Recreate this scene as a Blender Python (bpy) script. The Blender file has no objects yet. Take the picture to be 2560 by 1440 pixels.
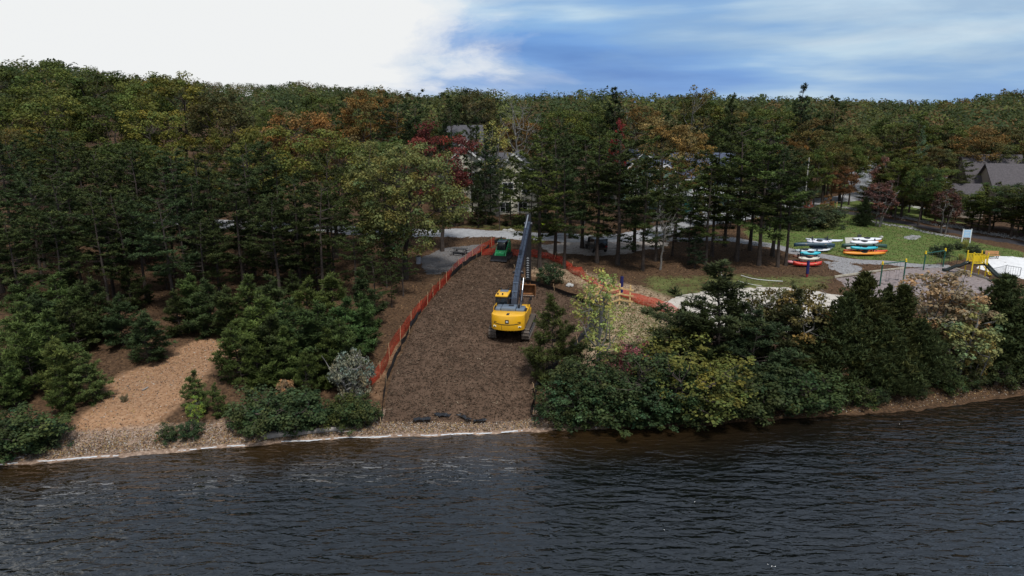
import bpy, bmesh, math, random
import numpy as np
from mathutils import Vector, Matrix, geometry

R = math.radians
random.seed(7)
scene = bpy.context.scene
COL = scene.collection

# ------------------------------------------------------------------ camera
CAM_H, PITCH, FOC = 20.0, R(14.1), 1707.0
cam_data = bpy.data.cameras.new('camera')
cam_data.sensor_width = 36.0
cam_data.lens = FOC / 2560 * 36
cam_data.clip_start, cam_data.clip_end = 0.5, 9000
cam = bpy.data.objects.new('camera', cam_data)
cam.location = (0, 0, CAM_H)
cam.rotation_euler = (math.pi / 2 - PITCH, 0, 0)
COL.objects.link(cam)
scene.camera = cam

# ------------------------------------------------------------------ sky, sun, exposure
SUN_EL, SUN_AZ = R(60), R(160)          # azimuth clockwise from +Y (high, behind and a little right of the drone)
world = bpy.data.worlds.new('World'); scene.world = world; world.use_nodes = True


def build_sky():
    nt = world.node_tree; nt.nodes.clear(); N = nt.nodes.new; L = nt.links.new
    out = N('ShaderNodeOutputWorld')
    sky = N('ShaderNodeTexSky'); sky.sky_type = 'NISHITA'; sky.sun_disc = False
    sky.sun_elevation = SUN_EL; sky.sun_rotation = SUN_AZ; sky.air_density = 1.6; sky.dust_density = 0.6; sky.ozone_density = 3.0
    tc = N('ShaderNodeTexCoord'); sep = N('ShaderNodeSeparateXYZ'); L(tc.outputs['Generated'], sep.inputs[0])

    def math_(op, a, b=None, c=None):
        m = N('ShaderNodeMath'); m.operation = op
        for i, v in enumerate((a, b, c)):
            if v is None: continue
            if isinstance(v, (int, float)): m.inputs[i].default_value = v
            else: L(v, m.inputs[i])
        return m.outputs[0]

    def noise_(scale, vec, det=5, rough=.55, dist=0.0):
        n = N('ShaderNodeTexNoise'); n.inputs['Scale'].default_value = scale; n.inputs['Detail'].default_value = det
        n.inputs['Roughness'].default_value = rough; n.inputs['Distortion'].default_value = dist; L(vec, n.inputs['Vector']); return n.outputs['Fac']

    def ramp(fac, stops):
        r = N('ShaderNodeValToRGB'); L(fac, r.inputs[0]); e = r.color_ramp.elements
        e[0].position, e[0].color = stops[0][0], (*stops[0][1], 1); e[1].position, e[1].color = stops[-1][0], (*stops[-1][1], 1)
        for p, c in stops[1:-1]:
            q = e.new(p); q.color = (*c, 1)
        return r.outputs[0]

    def mix(f, a, b):
        m = N('ShaderNodeMix'); m.data_type = 'RGBA'; L(f, m.inputs[0]); L(a, m.inputs[6]); L(b, m.inputs[7]); return m.outputs[2]
    # flattened dome coordinates: clouds lie in layers, so they stretch towards the horizon
    mp = N('ShaderNodeMapping'); L(tc.outputs['Generated'], mp.inputs[0]); mp.inputs['Scale'].default_value = (1.0, 1.0, 3.6)
    mp.inputs['Location'].default_value = (0.35, 0.1, 0.25)
    mp2 = N('ShaderNodeMapping'); L(tc.outputs['Generated'], mp2.inputs[0]); mp2.inputs['Scale'].default_value = (1.3, 1.3, 9.0)
    mp2.inputs['Rotation'].default_value = (0, R(-7), 0); mp2.inputs['Location'].default_value = (1.7, .4, .62)
    big = noise_(2.3, mp.outputs[0], 8, .60, .5)
    streak = noise_(1.55, mp2.outputs[0], 5, .5, .15)
    # bank of bright cloud towards the left of the view, blue broken sky towards the right
    side = math_('MULTIPLY_ADD', sep.outputs[0], -2.4, -0.12)
    bank = math_('ADD', math_('MULTIPLY_ADD', big, 1.9, -0.95), side)
    bank = math_('SUBTRACT', bank, math_('MULTIPLY', math_('MAXIMUM', math_('SUBTRACT', sep.outputs[2], .17), 0.0), 4.5))   # the bank stands low over the ridge
    bank_f = ramp(math_('ADD', bank, .5), [(0.24, (0, 0, 0)), (0.42, (.20, .20, .20)), (0.58, (.68, .68, .68)), (0.80, (1, 1, 1))])
    nis = N('ShaderNodeVectorMath'); nis.operation = 'SCALE'; L(sky.outputs[0], nis.inputs[0]); nis.inputs[3].default_value = 0.085
    slate = ramp(streak, [(0.30, (.075, .24, .66)), (0.42, (.14, .35, .80)), (0.52, (.26, .49, .86)), (0.61, (.55, .74, .93)), (0.80, (.85, .91, .95))])
    blue = N('ShaderNodeMix'); blue.data_type = 'RGBA'; blue.inputs[0].default_value = .82; L(nis.outputs[0], blue.inputs[6]); L(slate, blue.inputs[7])
    grey = ramp(noise_(2.6, mp.outputs[0], 7, .58, .4), [(0.45, (0, 0, 0)), (0.65, (.55, .55, .55))])
    gcol = N('ShaderNodeRGB'); gcol.outputs[0].default_value = (.27, .42, .64, 1)
    blue2 = mix(grey, blue.outputs[2], gcol.outputs[0])
    deck = ramp(noise_(1.3, mp.outputs[0], 5, .55, .2), [(0.32, (.25, .325, .46)), (0.50, (.41, .49, .62)), (0.68, (.64, .71, .80))])
    high = N('ShaderNodeMapRange'); high.interpolation_type = 'SMOOTHSTEP'; L(sep.outputs[2], high.inputs[0]); high.inputs[1].default_value = .13; high.inputs[2].default_value = .38
    blue_ = mix(high.outputs[0], blue2, deck)
    white = N('ShaderNodeRGB'); white.outputs[0].default_value = (.90, .915, .92, 1)
    col = mix(bank_f, blue_, white.outputs[0])
    bg = N('ShaderNodeBackground'); bg.inputs['Strength'].default_value = 1.0; L(col, bg.inputs[0]); L(bg.outputs[0], out.inputs[0])


build_sky()
sun_d = bpy.data.lights.new('sun', 'SUN'); sun_d.energy = 3.2; sun_d.angle = R(10); sun_d.color = (1, .975, .935)
sun = bpy.data.objects.new('sun', sun_d); COL.objects.link(sun)
_sd = Vector((math.sin(SUN_AZ) * math.cos(SUN_EL), math.cos(SUN_AZ) * math.cos(SUN_EL), math.sin(SUN_EL)))
sun.rotation_euler = (-_sd).to_track_quat('-Z', 'Y').to_euler()
vs = scene.view_settings
vs.view_transform = 'Standard'; vs.look = 'None'; vs.gamma = 1.0; vs.exposure = -0.05; vs.use_curve_mapping = False
scene.cycles.max_bounces = 6; scene.cycles.diffuse_bounces = 3; scene.cycles.transparent_max_bounces = 8
scene.cycles.use_denoising = True

# ------------------------------------------------------------------ materials


def mat(name, color, rough=.7, metal=0.0, var=.12, scale=6.0, bump=0.0, color2=None, bscale=None, spec=.4, coat=0.0):
    """Procedural paint / stone / plastic: base colour broken up by two noises, optional relief."""
    m = bpy.data.materials.get(name)
    if m: return m
    m = bpy.data.materials.new(name); m.use_nodes = True; nt = m.node_tree; b = nt.nodes['Principled BSDF']
    N = nt.nodes.new; L = nt.links.new
    tc = N('ShaderNodeTexCoord')
    n = N('ShaderNodeTexNoise'); n.inputs['Scale'].default_value = scale; n.inputs['Detail'].default_value = 6; n.inputs['Roughness'].default_value = .65
    L(tc.outputs['Object'], n.inputs['Vector'])
    r = N('ShaderNodeValToRGB'); L(n.outputs['Fac'], r.inputs[0])
    c2 = color2 or tuple(min(1, c * (1 + var)) for c in color); c1 = tuple(c * (1 - var) for c in color) if not color2 else color
    r.color_ramp.elements[0].position = .33; r.color_ramp.elements[0].color = (*c1, 1)
    r.color_ramp.elements[1].position = .67; r.color_ramp.elements[1].color = (*c2, 1)
    L(r.outputs[0], b.inputs['Base Color'])
    b.inputs['Roughness'].default_value = rough; b.inputs['Metallic'].default_value = metal; b.inputs['Specular IOR Level'].default_value = spec
    b.inputs['Coat Weight'].default_value = coat
    if bump:
        n2 = N('ShaderNodeTexNoise'); n2.inputs['Scale'].default_value = bscale or scale * 4; n2.inputs['Detail'].default_value = 5
        L(tc.outputs['Object'], n2.inputs['Vector'])
        bp = N('ShaderNodeBump'); bp.inputs['Strength'].default_value = bump; bp.inputs['Distance'].default_value = .05
        L(n2.outputs['Fac'], bp.inputs['Height']); L(bp.outputs[0], b.inputs['Normal'])
    return m


def foliage_mat(name, trans=.32, rough=.6, spec=.14):
    m = bpy.data.materials.new(name); m.use_nodes = True; nt = m.node_tree; b = nt.nodes['Principled BSDF']
    N = nt.nodes.new; L = nt.links.new
    a = N('ShaderNodeAttribute'); a.attribute_name = 'tint'
    oi = N('ShaderNodeObjectInfo')
    mx = N('ShaderNodeMix'); mx.data_type = 'RGBA'; mx.blend_type = 'MULTIPLY'; mx.inputs[0].default_value = 1
    L(a.outputs['Color'], mx.inputs[6]); L(oi.outputs['Color'], mx.inputs[7])
    L(mx.outputs[2], b.inputs['Base Color']); b.inputs['Roughness'].default_value = rough; b.inputs['Specular IOR Level'].default_value = spec
    tr = N('ShaderNodeBsdfTranslucent'); L(mx.outputs[2], tr.inputs['Color'])
    ms = N('ShaderNodeMixShader'); ms.inputs[0].default_value = trans
    L(b.outputs[0], ms.inputs[1]); L(tr.outputs[0], ms.inputs[2]); L(ms.outputs[0], nt.nodes['Material Output'].inputs['Surface'])
    return m


M_LEAF = foliage_mat('leaf'); M_NEEDLE = foliage_mat('needle', .2, .65, .10)
M_BARK = mat('bark', (.055, .042, .034), .9, var=.45, scale=3, bump=.6, bscale=14)
M_BARKG = mat('bark_grey', (.16, .15, .135), .9, var=.4, scale=3, bump=.5, bscale=14)

# ------------------------------------------------------------------ survey: bearings from the drone to the ground
CP, SP = math.cos(PITCH), math.sin(PITCH)


def bearing(px, py):
    u, v = (px - 1280) / FOC, (720 - py) / FOC
    return np.array((u, CP + v * SP, -SP + v * CP))


def at(px, py, Y):
    d = bearing(px, py); k = Y / d[1]
    return Vector((d[0] * k, Y, CAM_H + d[2] * k))


_sh = [(-500, 1213), (0, 1160), (400, 1125), (700, 1105), (950, 1087), (1200, 1080), (1400, 1072), (1700, 1062), (1950, 1045), (2150, 1035), (2300, 1020), (2450, 998), (2560, 985), (2760, 960)]
SHX, SHY = [], []
for _px, _py in _sh:
    _d = bearing(_px, _py); _k = -CAM_H / _d[2]; SHX.append(_d[0] * _k); SHY.append(_d[1] * _k)
SHX = [-400, -120] + SHX + [120, 400]; SHY = [14, 28] + SHY + [84, 150]
_xs = np.arange(-400, 400.1, 1.0); _ys = np.interp(_xs, SHX, SHY); _ys = np.convolve(np.pad(_ys, 3, 'edge'), np.ones(7) / 7, 'valid')


def shore(x): return np.interp(x, _xs, _ys) + .10 * np.sin(x * .35) + .05 * np.sin(x * 1.7 + 1)


_dd = np.arange(-400, 4000, .5)
_hh = np.interp(_dd, [-400, -60, -12, -3, 0, 1.5, 3, 6, 14, 25, 38, 55, 75, 130, 300, 600, 1500, 4000], [-14, -7, -2.5, -.55, 0, .28, .65, 1.15, 1.9, 2.6, 3.2, 4.0, 4.7, 6.8, 12.5, 17, 26, 40])
_hh = np.convolve(np.pad(_hh, 3, 'edge'), np.ones(7) / 7, 'valid')


def sstep(a, b, t):
    t = np.clip((np.asarray(t, float) - a) / (b - a), 0, 1); return t * t * (3 - 2 * t)


def terr(x, y):
    x = np.asarray(x, float); y = np.asarray(y, float)
    d = y - shore(x)
    z = np.interp(d, _dd, _hh)
    z = z + 6.0 * sstep(-14, -85, x) * sstep(22, 95, d)
    z = z + 5.0 * sstep(60, 260, -x) * sstep(60, 260, d)
    z = z + 17 * np.exp(-((x - 540) ** 2 / 150 ** 2 + (y - 640) ** 2 / 230 ** 2))
    z = z + 9 * np.exp(-((x + 120) ** 2 / 160 ** 2 + (y - 360) ** 2 / 150 ** 2))
    z = z + sstep(2, 8, d) * (.10 * np.sin(x * .31 + y * .17) + .07 * np.sin(x * .8 - y * .53 + 2))
    return z


def G(px, py):
    d = bearing(px, py); ks = np.concatenate([np.linspace(30, 260, 461), np.linspace(262, 900, 300)])
    P = d[None] * ks[:, None]; diff = P[:, 2] + CAM_H - terr(P[:, 0], P[:, 1])
    i = int(np.argmax(diff < 0)); i = i or len(ks) - 1
    a, b = ks[i - 1], ks[i]
    for _ in range(24):
        m = (a + b) / 2
        if d[2] * m + CAM_H - float(terr(d[0] * m, d[1] * m)) < 0: b = m
        else: a = m
    x, y = d[0] * b, d[1] * b
    return Vector((x, y, float(terr(x, y))))


# ------------------------------------------------------------------ object helpers


def tag(o, label=None, cat=None, group=None, kind=None):
    if label: o['label'] = label
    if cat: o['category'] = cat
    if group: o['group'] = group
    if kind: o['kind'] = kind
    return o


def link(name, mesh, m=None, parent=None, loc=None, rz=0.0):
    o = bpy.data.objects.new(name, mesh); COL.objects.link(o)
    if m and mesh and not mesh.materials: mesh.materials.append(m)
    if parent: o.parent = parent
    if loc is not None: o.location = loc
    if rz: o.rotation_euler.z = rz
    return o


def thing(name, label, cat, loc=(0, 0, 0), rz=0.0, group=None):
    o = link(name, None, loc=loc, rz=rz); o.empty_display_size = .2
    return tag(o, label, cat, group)


class B:
    """bmesh collector for built things (metres, local to their thing)."""
    def __init__(s): s.bm = bmesh.new()

    def _xf(s, vs, mx):
        for v in vs: v.co = mx @ v.co

    def box(s, c, size, rot=(0, 0, 0), bev=0.0, seg=2, taper=None):
        t = bmesh.new(); bmesh.ops.create_cube(t, size=1)
        for v in t.verts:
            v.co = Vector((v.co.x * size[0], v.co.y * size[1], v.co.z * size[2]))
            if taper and v.co.z > 0: v.co.x *= taper[0]; v.co.y *= taper[1]
        if bev: bmesh.ops.bevel(t, geom=t.edges[:], offset=bev, segments=seg, affect='EDGES', profile=.5)
        from mathutils import Euler
        s._xf(t.verts, Matrix.Translation(c) @ Euler(rot).to_matrix().to_4x4()); s.merge(t); return s

    def merge(s, t):
        me = bpy.data.meshes.new('_t'); t.to_mesh(me); t.free(); s.bm.from_mesh(me); bpy.data.meshes.remove(me)

    def cyl(s, a, b, r, r2=None, n=12, caps=True):
        a, b = Vector(a), Vector(b); d = b - a
        t = bmesh.new(); bmesh.ops.create_cone(t, cap_ends=caps, segments=n, radius1=r, radius2=r if r2 is None else r2, depth=d.length)
        s._xf(t.verts, Matrix.Translation((a + b) / 2) @ d.to_track_quat('Z', 'Y').to_matrix().to_4x4()); s.merge(t); return s

    def prism(s, poly, x0, x1, bev=0.0, axis='x'):
        """poly is (y,z) outline extruded from x0 to x1 (axis x), or (x,z) along y, or (x,y) along z"""
        t = bmesh.new()
        f = {'x': lambda p, w: (w, p[0], p[1]), 'y': lambda p, w: (p[0], w, p[1]), 'z': lambda p, w: (p[0], p[1], w)}[axis]
        A = [t.verts.new(f(p, x0)) for p in poly]; C = [t.verts.new(f(p, x1)) for p in poly]; n = len(poly)
        t.faces.new(A); t.faces.new(C[::-1])
        for i in range(n): t.faces.new((A[i], C[i], C[(i + 1) % n], A[(i + 1) % n]))
        bmesh.ops.recalc_face_normals(t, faces=t.faces[:])
        if bev: bmesh.ops.bevel(t, geom=t.edges[:], offset=bev, segments=2, affect='EDGES', profile=.5)
        s.merge(t); return s

    def tube(s, pts, r, n=8):
        for a, b in zip(pts[:-1], pts[1:]): s.cyl(a, b, r, n=n)
        return s

    def quad(s, *co):
        s.bm.faces.new([s.bm.verts.new(c) for c in co]); return s

    def put(s, name, m, parent=None, smooth=False, **kw):
        me = bpy.data.meshes.new(name); s.bm.to_mesh(me); s.bm.free()
        if smooth:
            for p in me.polygons: p.use_smooth = True
            try: me.set_sharp_from_angle(angle=R(35))
            except Exception: pass
        return link(name, me, m, parent, **kw)


def copy_thing(src, **over):
    c = src.copy(); COL.objects.link(c)
    for ch in [o for o in src.children]:
        d = ch.copy(); COL.objects.link(d); d.parent = c
        for g in ch.children:
            e = g.copy(); COL.objects.link(e); e.parent = d
    for k, v in over.items(): c[k] = v
    return c


class Geo:
    """numpy collector of quads with a per-vertex tint, for plants and scattered stuff"""
    def __init__(s): s.V, s.C = [], []

    def quads(s, V, C):
        V = np.asarray(V, float).reshape(-1, 4, 3); s.V.append(V)
        C = np.asarray(C, float)
        if C.ndim == 1: C = np.tile(C, (len(V), 1))
        s.C.append(C)

    def diamonds(s, P, t, b, L, W, C):
        L = np.broadcast_to(np.asarray(L, float), (len(P),))[:, None] / 2; W = np.broadcast_to(np.asarray(W, float), (len(P),))[:, None] / 2
        s.quads(np.stack([P - t * L, P + b * W - t * L * .1, P + t * L, P - b * W - t * L * .1], 1), C)

    def tube(s, pts, rad, C=(1, 1, 1), n=5):
        pts = np.asarray(pts, float); rad = np.broadcast_to(np.asarray(rad, float), (len(pts),))
        d = np.gradient(pts, axis=0); d /= np.linalg.norm(d, axis=1, keepdims=True) + 1e-9
        ref = np.array((1., 0, 0)) if abs(d[0][0]) < .8 else np.array((0, 1., 0))
        u = np.cross(d, ref); u /= np.linalg.norm(u, axis=1, keepdims=True) + 1e-9; w = np.cross(d, u)
        a = np.arange(n) / n * 2 * np.pi
        ring = pts[:, None] + rad[:, None, None] * (np.cos(a)[None, :, None] * u[:, None] + np.sin(a)[None, :, None] * w[:, None])
        r2 = np.roll(ring, -1, axis=1)
        q = np.stack([ring[:-1], r2[:-1], r2[1:], ring[1:]], 2).reshape(-1, 4, 3)
        s.quads(q, np.asarray(C, float))

    def mesh(s, name, m=None, tint=True):
        V = np.concatenate(s.V); C = np.concatenate(s.C); n = len(V)
        me = bpy.data.meshes.new(name); me.vertices.add(n * 4); me.vertices.foreach_set('co', V.reshape(-1).astype(np.float32))
        me.loops.add(n * 4); me.loops.foreach_set('vertex_index', np.arange(n * 4, dtype=np.int32))
        me.polygons.add(n); me.polygons.foreach_set('loop_start', np.arange(0, n * 4, 4, dtype=np.int32))
        try: me.polygons.foreach_set('loop_total', np.full(n, 4, dtype=np.int32))
        except Exception: pass
        if tint:
            at_ = me.attributes.new('tint', 'FLOAT_COLOR', 'POINT'); c4 = np.ones((n, 4, 4), np.float32); c4[:, :, :3] = C[:, None, :]
            at_.data.foreach_set('color', c4.reshape(-1))
        me.update(calc_edges=True)
        if m: me.materials.append(m)
        return me


def unit(v): return v / (np.linalg.norm(v, axis=-1, keepdims=True) + 1e-9)


def ortho(n, rng):
    t = np.cross(n, unit(rng.normal(size=n.shape))); t = unit(t); return t, np.cross(n, t)

# ------------------------------------------------------------------ ground zones (survey polygons)


def GP(*pts): return [G(*p).to_2d() for p in pts]


MULCH = GP((956, 1058), (962, 1000), (980, 930), (1012, 860), (1052, 785), (1092, 730), (1135, 690), (1180, 655), (1222, 630), (1262, 622), (1300, 640), (1288, 672), (1300, 700), (1345, 716), (1400, 733), (1440, 748), (1472, 766), (1482, 785), (1476, 822), (1440, 862), (1400, 896), (1362, 938), (1340, 985), (1328, 1052), (1270, 1057), (1150, 1058), (1050, 1058))
DIRT = GP((600, 836), (560, 832), (515, 845), (465, 860), (430, 885), (380, 912), (320, 925), (275, 950), (250, 1000), (205, 1040), (150, 1080), (140, 1112), (345, 1102), (385, 1062), (445, 1012), (500, 960), (545, 905), (605, 866))
LAWN = GP((1990, 525), (2110, 530), (2330, 580), (2560, 632), (2560, 650), (2450, 640), (2330, 662), (2180, 650), (2040, 632), (1900, 612), (1860, 580))
LAWN2 = GP((1740, 480), (1960, 520), (1930, 540), (1700, 530))
LAWN3 = GP((2030, 515), (2150, 495), (2300, 520), (2420, 560), (2330, 555), (2110, 525))
YARD = GP((1480, 770), (1560, 735), (1700, 790), (1720, 830), (1640, 880), (1520, 870), (1440, 890))
STRAW = GP((1338, 1070), (1360, 985), (1400, 925), (1490, 830), (1510, 760), (1440, 715), (1330, 690), (1290, 650), (1330, 640), (1700, 745), (1740, 800), (1640, 850), (1540, 880), (1440, 940), (1400, 1000), (1390, 1068))
MARGIN = GP((880, 1075), (930, 1060), (905, 985), (960, 890), (1000, 830), (1060, 770), (1015, 850), (975, 930), (950, 1040), (955, 1085))
PADS = GP((990, 640), (1120, 612), (1240, 600), (1190, 640), (1120, 690), (1060, 740), (1040, 720))


def poly_soft(X, Y, poly, soft=1.0):
    """1 inside, 0 outside, blended over `soft` metres"""
    n = len(poly); dmin = np.full(X.shape, 1e9); ins = np.zeros(X.shape, bool)
    for i in range(n):
        ax, ay = poly[i]; bx, by = poly[(i + 1) % n]
        ex, ey = bx - ax, by - ay; t = np.clip(((X - ax) * ex + (Y - ay) * ey) / (ex * ex + ey * ey + 1e-9), 0, 1)
        dmin = np.minimum(dmin, (X - ax - t * ex) ** 2 + (Y - ay - t * ey) ** 2)
        c = (ay > Y) != (by > Y)
        with np.errstate(divide='ignore', invalid='ignore'):
            ins ^= c & (X < (bx - ax) * (Y - ay) / (by - ay + 1e-12) + ax)
    sd = np.sqrt(dmin) * np.where(ins, 1, -1)
    return sstep(-soft, soft, sd)


def axis(a, b, step, lo, hi, grow=1.16):
    mid = list(np.arange(a, b + 1e-6, step)); s = step; x = b; up = []
    while x < hi: s *= grow; x += s; up.append(x)
    s = step; x = a; dn = []
    while x > lo: s *= grow; x -= s; dn.append(x)
    return np.array(dn[::-1] + mid + up)


def grid_mesh(name, xs, ys, zf, keep=None):
    X, Y = np.meshgrid(xs, ys); Z = zf(X, Y); nx, ny = len(xs), len(ys)
    me = bpy.data.meshes.new(name); me.vertices.add(nx * ny); me.vertices.foreach_set('co', np.stack([X, Y, Z], -1).reshape(-1).astype(np.float32))
    i = np.arange(nx * ny).reshape(ny, nx); q = np.stack([i[:-1, :-1], i[:-1, 1:], i[1:, 1:], i[1:, :-1]], -1).reshape(-1, 4)
    me.loops.add(q.size); me.loops.foreach_set('vertex_index', q.reshape(-1).astype(np.int32))
    me.polygons.add(len(q)); me.polygons.foreach_set('loop_start', np.arange(0, q.size, 4, dtype=np.int32))
    me.polygons.foreach_set('use_smooth', np.ones(len(q), bool)); me.update(calc_edges=True)
    return me, X, Y


def ground_material():
    m = bpy.data.materials.new('ground'); m.use_nodes = True; nt = m.node_tree; b = nt.nodes['Principled BSDF']; N = nt.nodes.new; L = nt.links.new
    tc = N('ShaderNodeTexCoord')

    def noise_(sc, det=6, ro=.65):
        n = N('ShaderNodeTexNoise'); n.inputs['Scale'].default_value = sc; n.inputs['Detail'].default_value = det; n.inputs['Roughness'].default_value = ro
        L(tc.outputs['Object'], n.inputs['Vector']); return n.outputs['Fac']

    def ramp(f, *st):
        r = N('ShaderNodeValToRGB'); L(f, r.inputs[0]); e = r.color_ramp.elements
        e[0].position, e[0].color = st[0][0], (*st[0][1], 1); e[1].position, e[1].color = st[-1][0], (*st[-1][1], 1)
        for p, c in st[1:-1]: e.new(p).color = (*c, 1)
        return r.outputs[0]
    fine, mid, big = noise_(4.5), noise_(.9), noise_(.16, 4)
    litter = ramp(fine, (.30, (.034, .021, .012)), (.5, (.085, .050, .028)), (.66, (.14, .083, .045)), (.8, (.19, .125, .07)))
    dirt = ramp(fine, (.30, (.20, .105, .054)), (.5, (.33, .19, .105)), (.72, (.43, .275, .17)))
    grass = ramp(mid, (.30, (.075, .125, .030)), (.52, (.115, .155, .042)), (.68, (.16, .145, .06)), (.80, (.24, .19, .11)))
    gravel = ramp(fine, (.28, (.11, .075, .055)), (.48, (.26, .18, .13)), (.62, (.38, .28, .21)), (.75, (.60, .54, .47)))
    straw = ramp(fine, (.30, (.15, .095, .055)), (.48, (.30, .21, .13)), (.64, (.46, .36, .25)), (.78, (.62, .55, .45)))
    at_ = N('ShaderNodeAttribute'); at_.attribute_name = 'zone'; sp = N('ShaderNodeSeparateColor'); L(at_.outputs['Color'], sp.inputs[0])

    def edge(f):   # break zone borders with noise
        a = N('ShaderNodeMath'); a.operation = 'MULTIPLY_ADD'; L(mid, a.inputs[0]); a.inputs[1].default_value = 1.1; a.inputs[2].default_value = -.55
        c = N('ShaderNodeMath'); c.operation = 'ADD'; L(f, c.inputs[0]); L(a.outputs[0], c.inputs[1])
        r = N('ShaderNodeMapRange'); L(c.outputs[0], r.inputs[0]); r.inputs[1].default_value = .3; r.inputs[2].default_value = .7; return r.outputs[0]
    cur = litter
    for f, c in ((sp.outputs[1], grass), (sp.outputs[0], dirt), (at_.outputs['Alpha'], straw), (sp.outputs[2], gravel)):
        mx = N('ShaderNodeMix'); mx.data_type = 'RGBA'; L(edge(f), mx.inputs[0]); L(cur, mx.inputs[6]); L(c, mx.inputs[7]); cur = mx.outputs[2]
    hv = N('ShaderNodeMix'); hv.data_type = 'RGBA'; hv.blend_type = 'MULTIPLY'; hv.inputs[0].default_value = .5; L(cur, hv.inputs[6])
    L(ramp(big, (.3, (.7, .7, .72)), (.7, (1.25, 1.2, 1.15))), hv.inputs[7])
    L(hv.outputs[2], b.inputs['Base Color']); b.inputs['Roughness'].default_value = .95; b.inputs['Specular IOR Level'].default_value = .15
    bp = N('ShaderNodeBump'); bp.inputs['Strength'].default_value = .7; bp.inputs['Distance'].default_value = .12; L(fine, bp.inputs['Height']); L(bp.outputs[0], b.inputs['Normal'])
    return m


def build_ground():
    xs = axis(-72, 105, .55, -3200, 3200); ys = axis(33, 160, .55, -60, 4500)
    rg = np.random.default_rng(3)
    me, X, Y = grid_mesh('ground', xs, ys, lambda x, y: terr(x, y) + rg.normal(0, .018, x.shape) * (np.abs(x) < 105))
    d = Y - shore(X)
    near = (np.abs(X) < 130) & (Y < 190)
    z = np.zeros(X.shape + (4,), np.float32)

    def ps(poly, s):
        o = np.zeros(X.shape); o[near] = poly_soft(X[near], Y[near], poly, s); return o
    z[..., 0] = ps(DIRT, 1.6) * .95 + ps(MARGIN, .8) * .5 + .38 * ps(GP((1180, 700), (1290, 690), (1420, 720), (1420, 640), (1300, 620)), 2)
    z[..., 1] = np.maximum.reduce([ps(LAWN, 1.5), ps(LAWN2, 1.5), ps(LAWN3, 1.5) * .9, ps(YARD, 2) * .62, .55 * ps(GP((1600, 690), (2090, 690), (2060, 730), (1600, 745)), 2), .5 * ps(GP((1080, 565), (1330, 555), (1500, 580), (1330, 585), (1200, 575)), 2), .6 * ps(GP((2000, 500), (2180, 460), (2160, 430), (2000, 480)), 3)])
    z[..., 2] = sstep(3.4, 1.6, d) * (1 - .85 * sstep(3, 9, X) * sstep(75, 60, X))
    z[..., 3] = ps(STRAW, 1.2) * .62 + ps(PADS, 1.5) * .25
    a = me.attributes.new('zone', 'FLOAT_COLOR', 'POINT'); a.data.foreach_set('color', z.reshape(-1))
    o = link('ground', me, ground_material()); tag(o, kind='structure', label='leaf-strewn ground rising from the lake shore'); return o


build_ground()


def patch(name, poly, dz, m, res=.6, rough=0.0, edge=-.04, seed=1, label=None):
    """a sheet laid on the ground inside a polygon: jittered points, constrained Delaunay"""
    rg = np.random.default_rng(seed); P = [Vector(p) for p in poly]; pts = []
    for i, a in enumerate(P):
        b = P[(i + 1) % len(P)]; n = max(1, int((b - a).length / res))
        for k in range(n): pts.append(a.lerp(b, k / n))
    nb = len(pts); arr = np.array([tuple(p) for p in pts])
    for i in range(nb):
        pts[i] = pts[i] + Vector(rg.normal(0, res * .12, 2))
    gx, gy = np.meshgrid(np.arange(arr[:, 0].min(), arr[:, 0].max(), res), np.arange(arr[:, 1].min(), arr[:, 1].max(), res))
    gx = gx + rg.uniform(-.25, .25, gx.shape) * res; gy = gy + rg.uniform(-.25, .25, gy.shape) * res
    ok = poly_soft(gx, gy, P, res * .5) > .99
    pts += [Vector((a, b)) for a, b in zip(gx[ok], gy[ok])]
    v, e, f, *_ = geometry.delaunay_2d_cdt(pts, [(i, (i + 1) % nb) for i in range(nb)], [list(range(nb))], 1, 1e-4)
    x = np.array([p.x for p in v]); y = np.array([p.y for p in v]); z = terr(x, y) + dz + rg.normal(0, 1, len(x)) * rough
    z[:nb] = terr(x[:nb], y[:nb]) + edge
    me = bpy.data.meshes.new(name); me.from_pydata(np.stack([x, y, z], 1).tolist(), [], [list(q) for q in f]); me.update()
    for p in me.polygons: p.use_smooth = True
    o = link(name, me, m); tag(o, kind='structure', label=label); return o


def catmull(P, step=1.0):
    P = [Vector(p) for p in P]; P = [P[0] * 2 - P[1]] + P + [P[-1] * 2 - P[-2]]; out = []
    for i in range(1, len(P) - 2):
        a, b, c, d = P[i - 1:i + 3]; n = max(2, int((c - b).length / step))
        for k in range(n):
            t = k / n; out.append(.5 * ((2 * b) + (c - a) * t + (2 * a - 5 * b + 4 * c - d) * t * t + (3 * b - a - 3 * c + d) * t ** 3))
    out.append(P[-2]); return out


def ribbon(name, pts, width, dz, m, label=None, edge=-.03, cols=6, step=.8, kind='structure'):
    C = catmull([p.to_2d() if len(p) == 3 else p for p in pts], step); rows = []
    for i, p in enumerate(C):
        t = (C[min(i + 1, len(C) - 1)] - C[max(i - 1, 0)]).normalized(); n = Vector((-t.y, t.x)); w = width if isinstance(width, (int, float)) else width[0] + (width[1] - width[0]) * i / len(C)
        row = []
        for j in range(cols + 1):
            q = p + n * w * (j / cols - .5); zz = float(terr(q.x, q.y)) + (dz if 0 < j < cols else edge); row.append((q.x, q.y, zz))
        rows.append(row)
    V = [v for r in rows for v in r]; k = cols + 1
    F = [(i * k + j, i * k + j + 1, (i + 1) * k + j + 1, (i + 1) * k + j) for i in range(len(rows) - 1) for j in range(cols)]
    me = bpy.data.meshes.new(name); me.from_pydata(V, [], F); me.update()
    for p in me.polygons: p.use_smooth = True
    o = link(name, me, m); tag(o, kind=kind, label=label); return o


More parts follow.
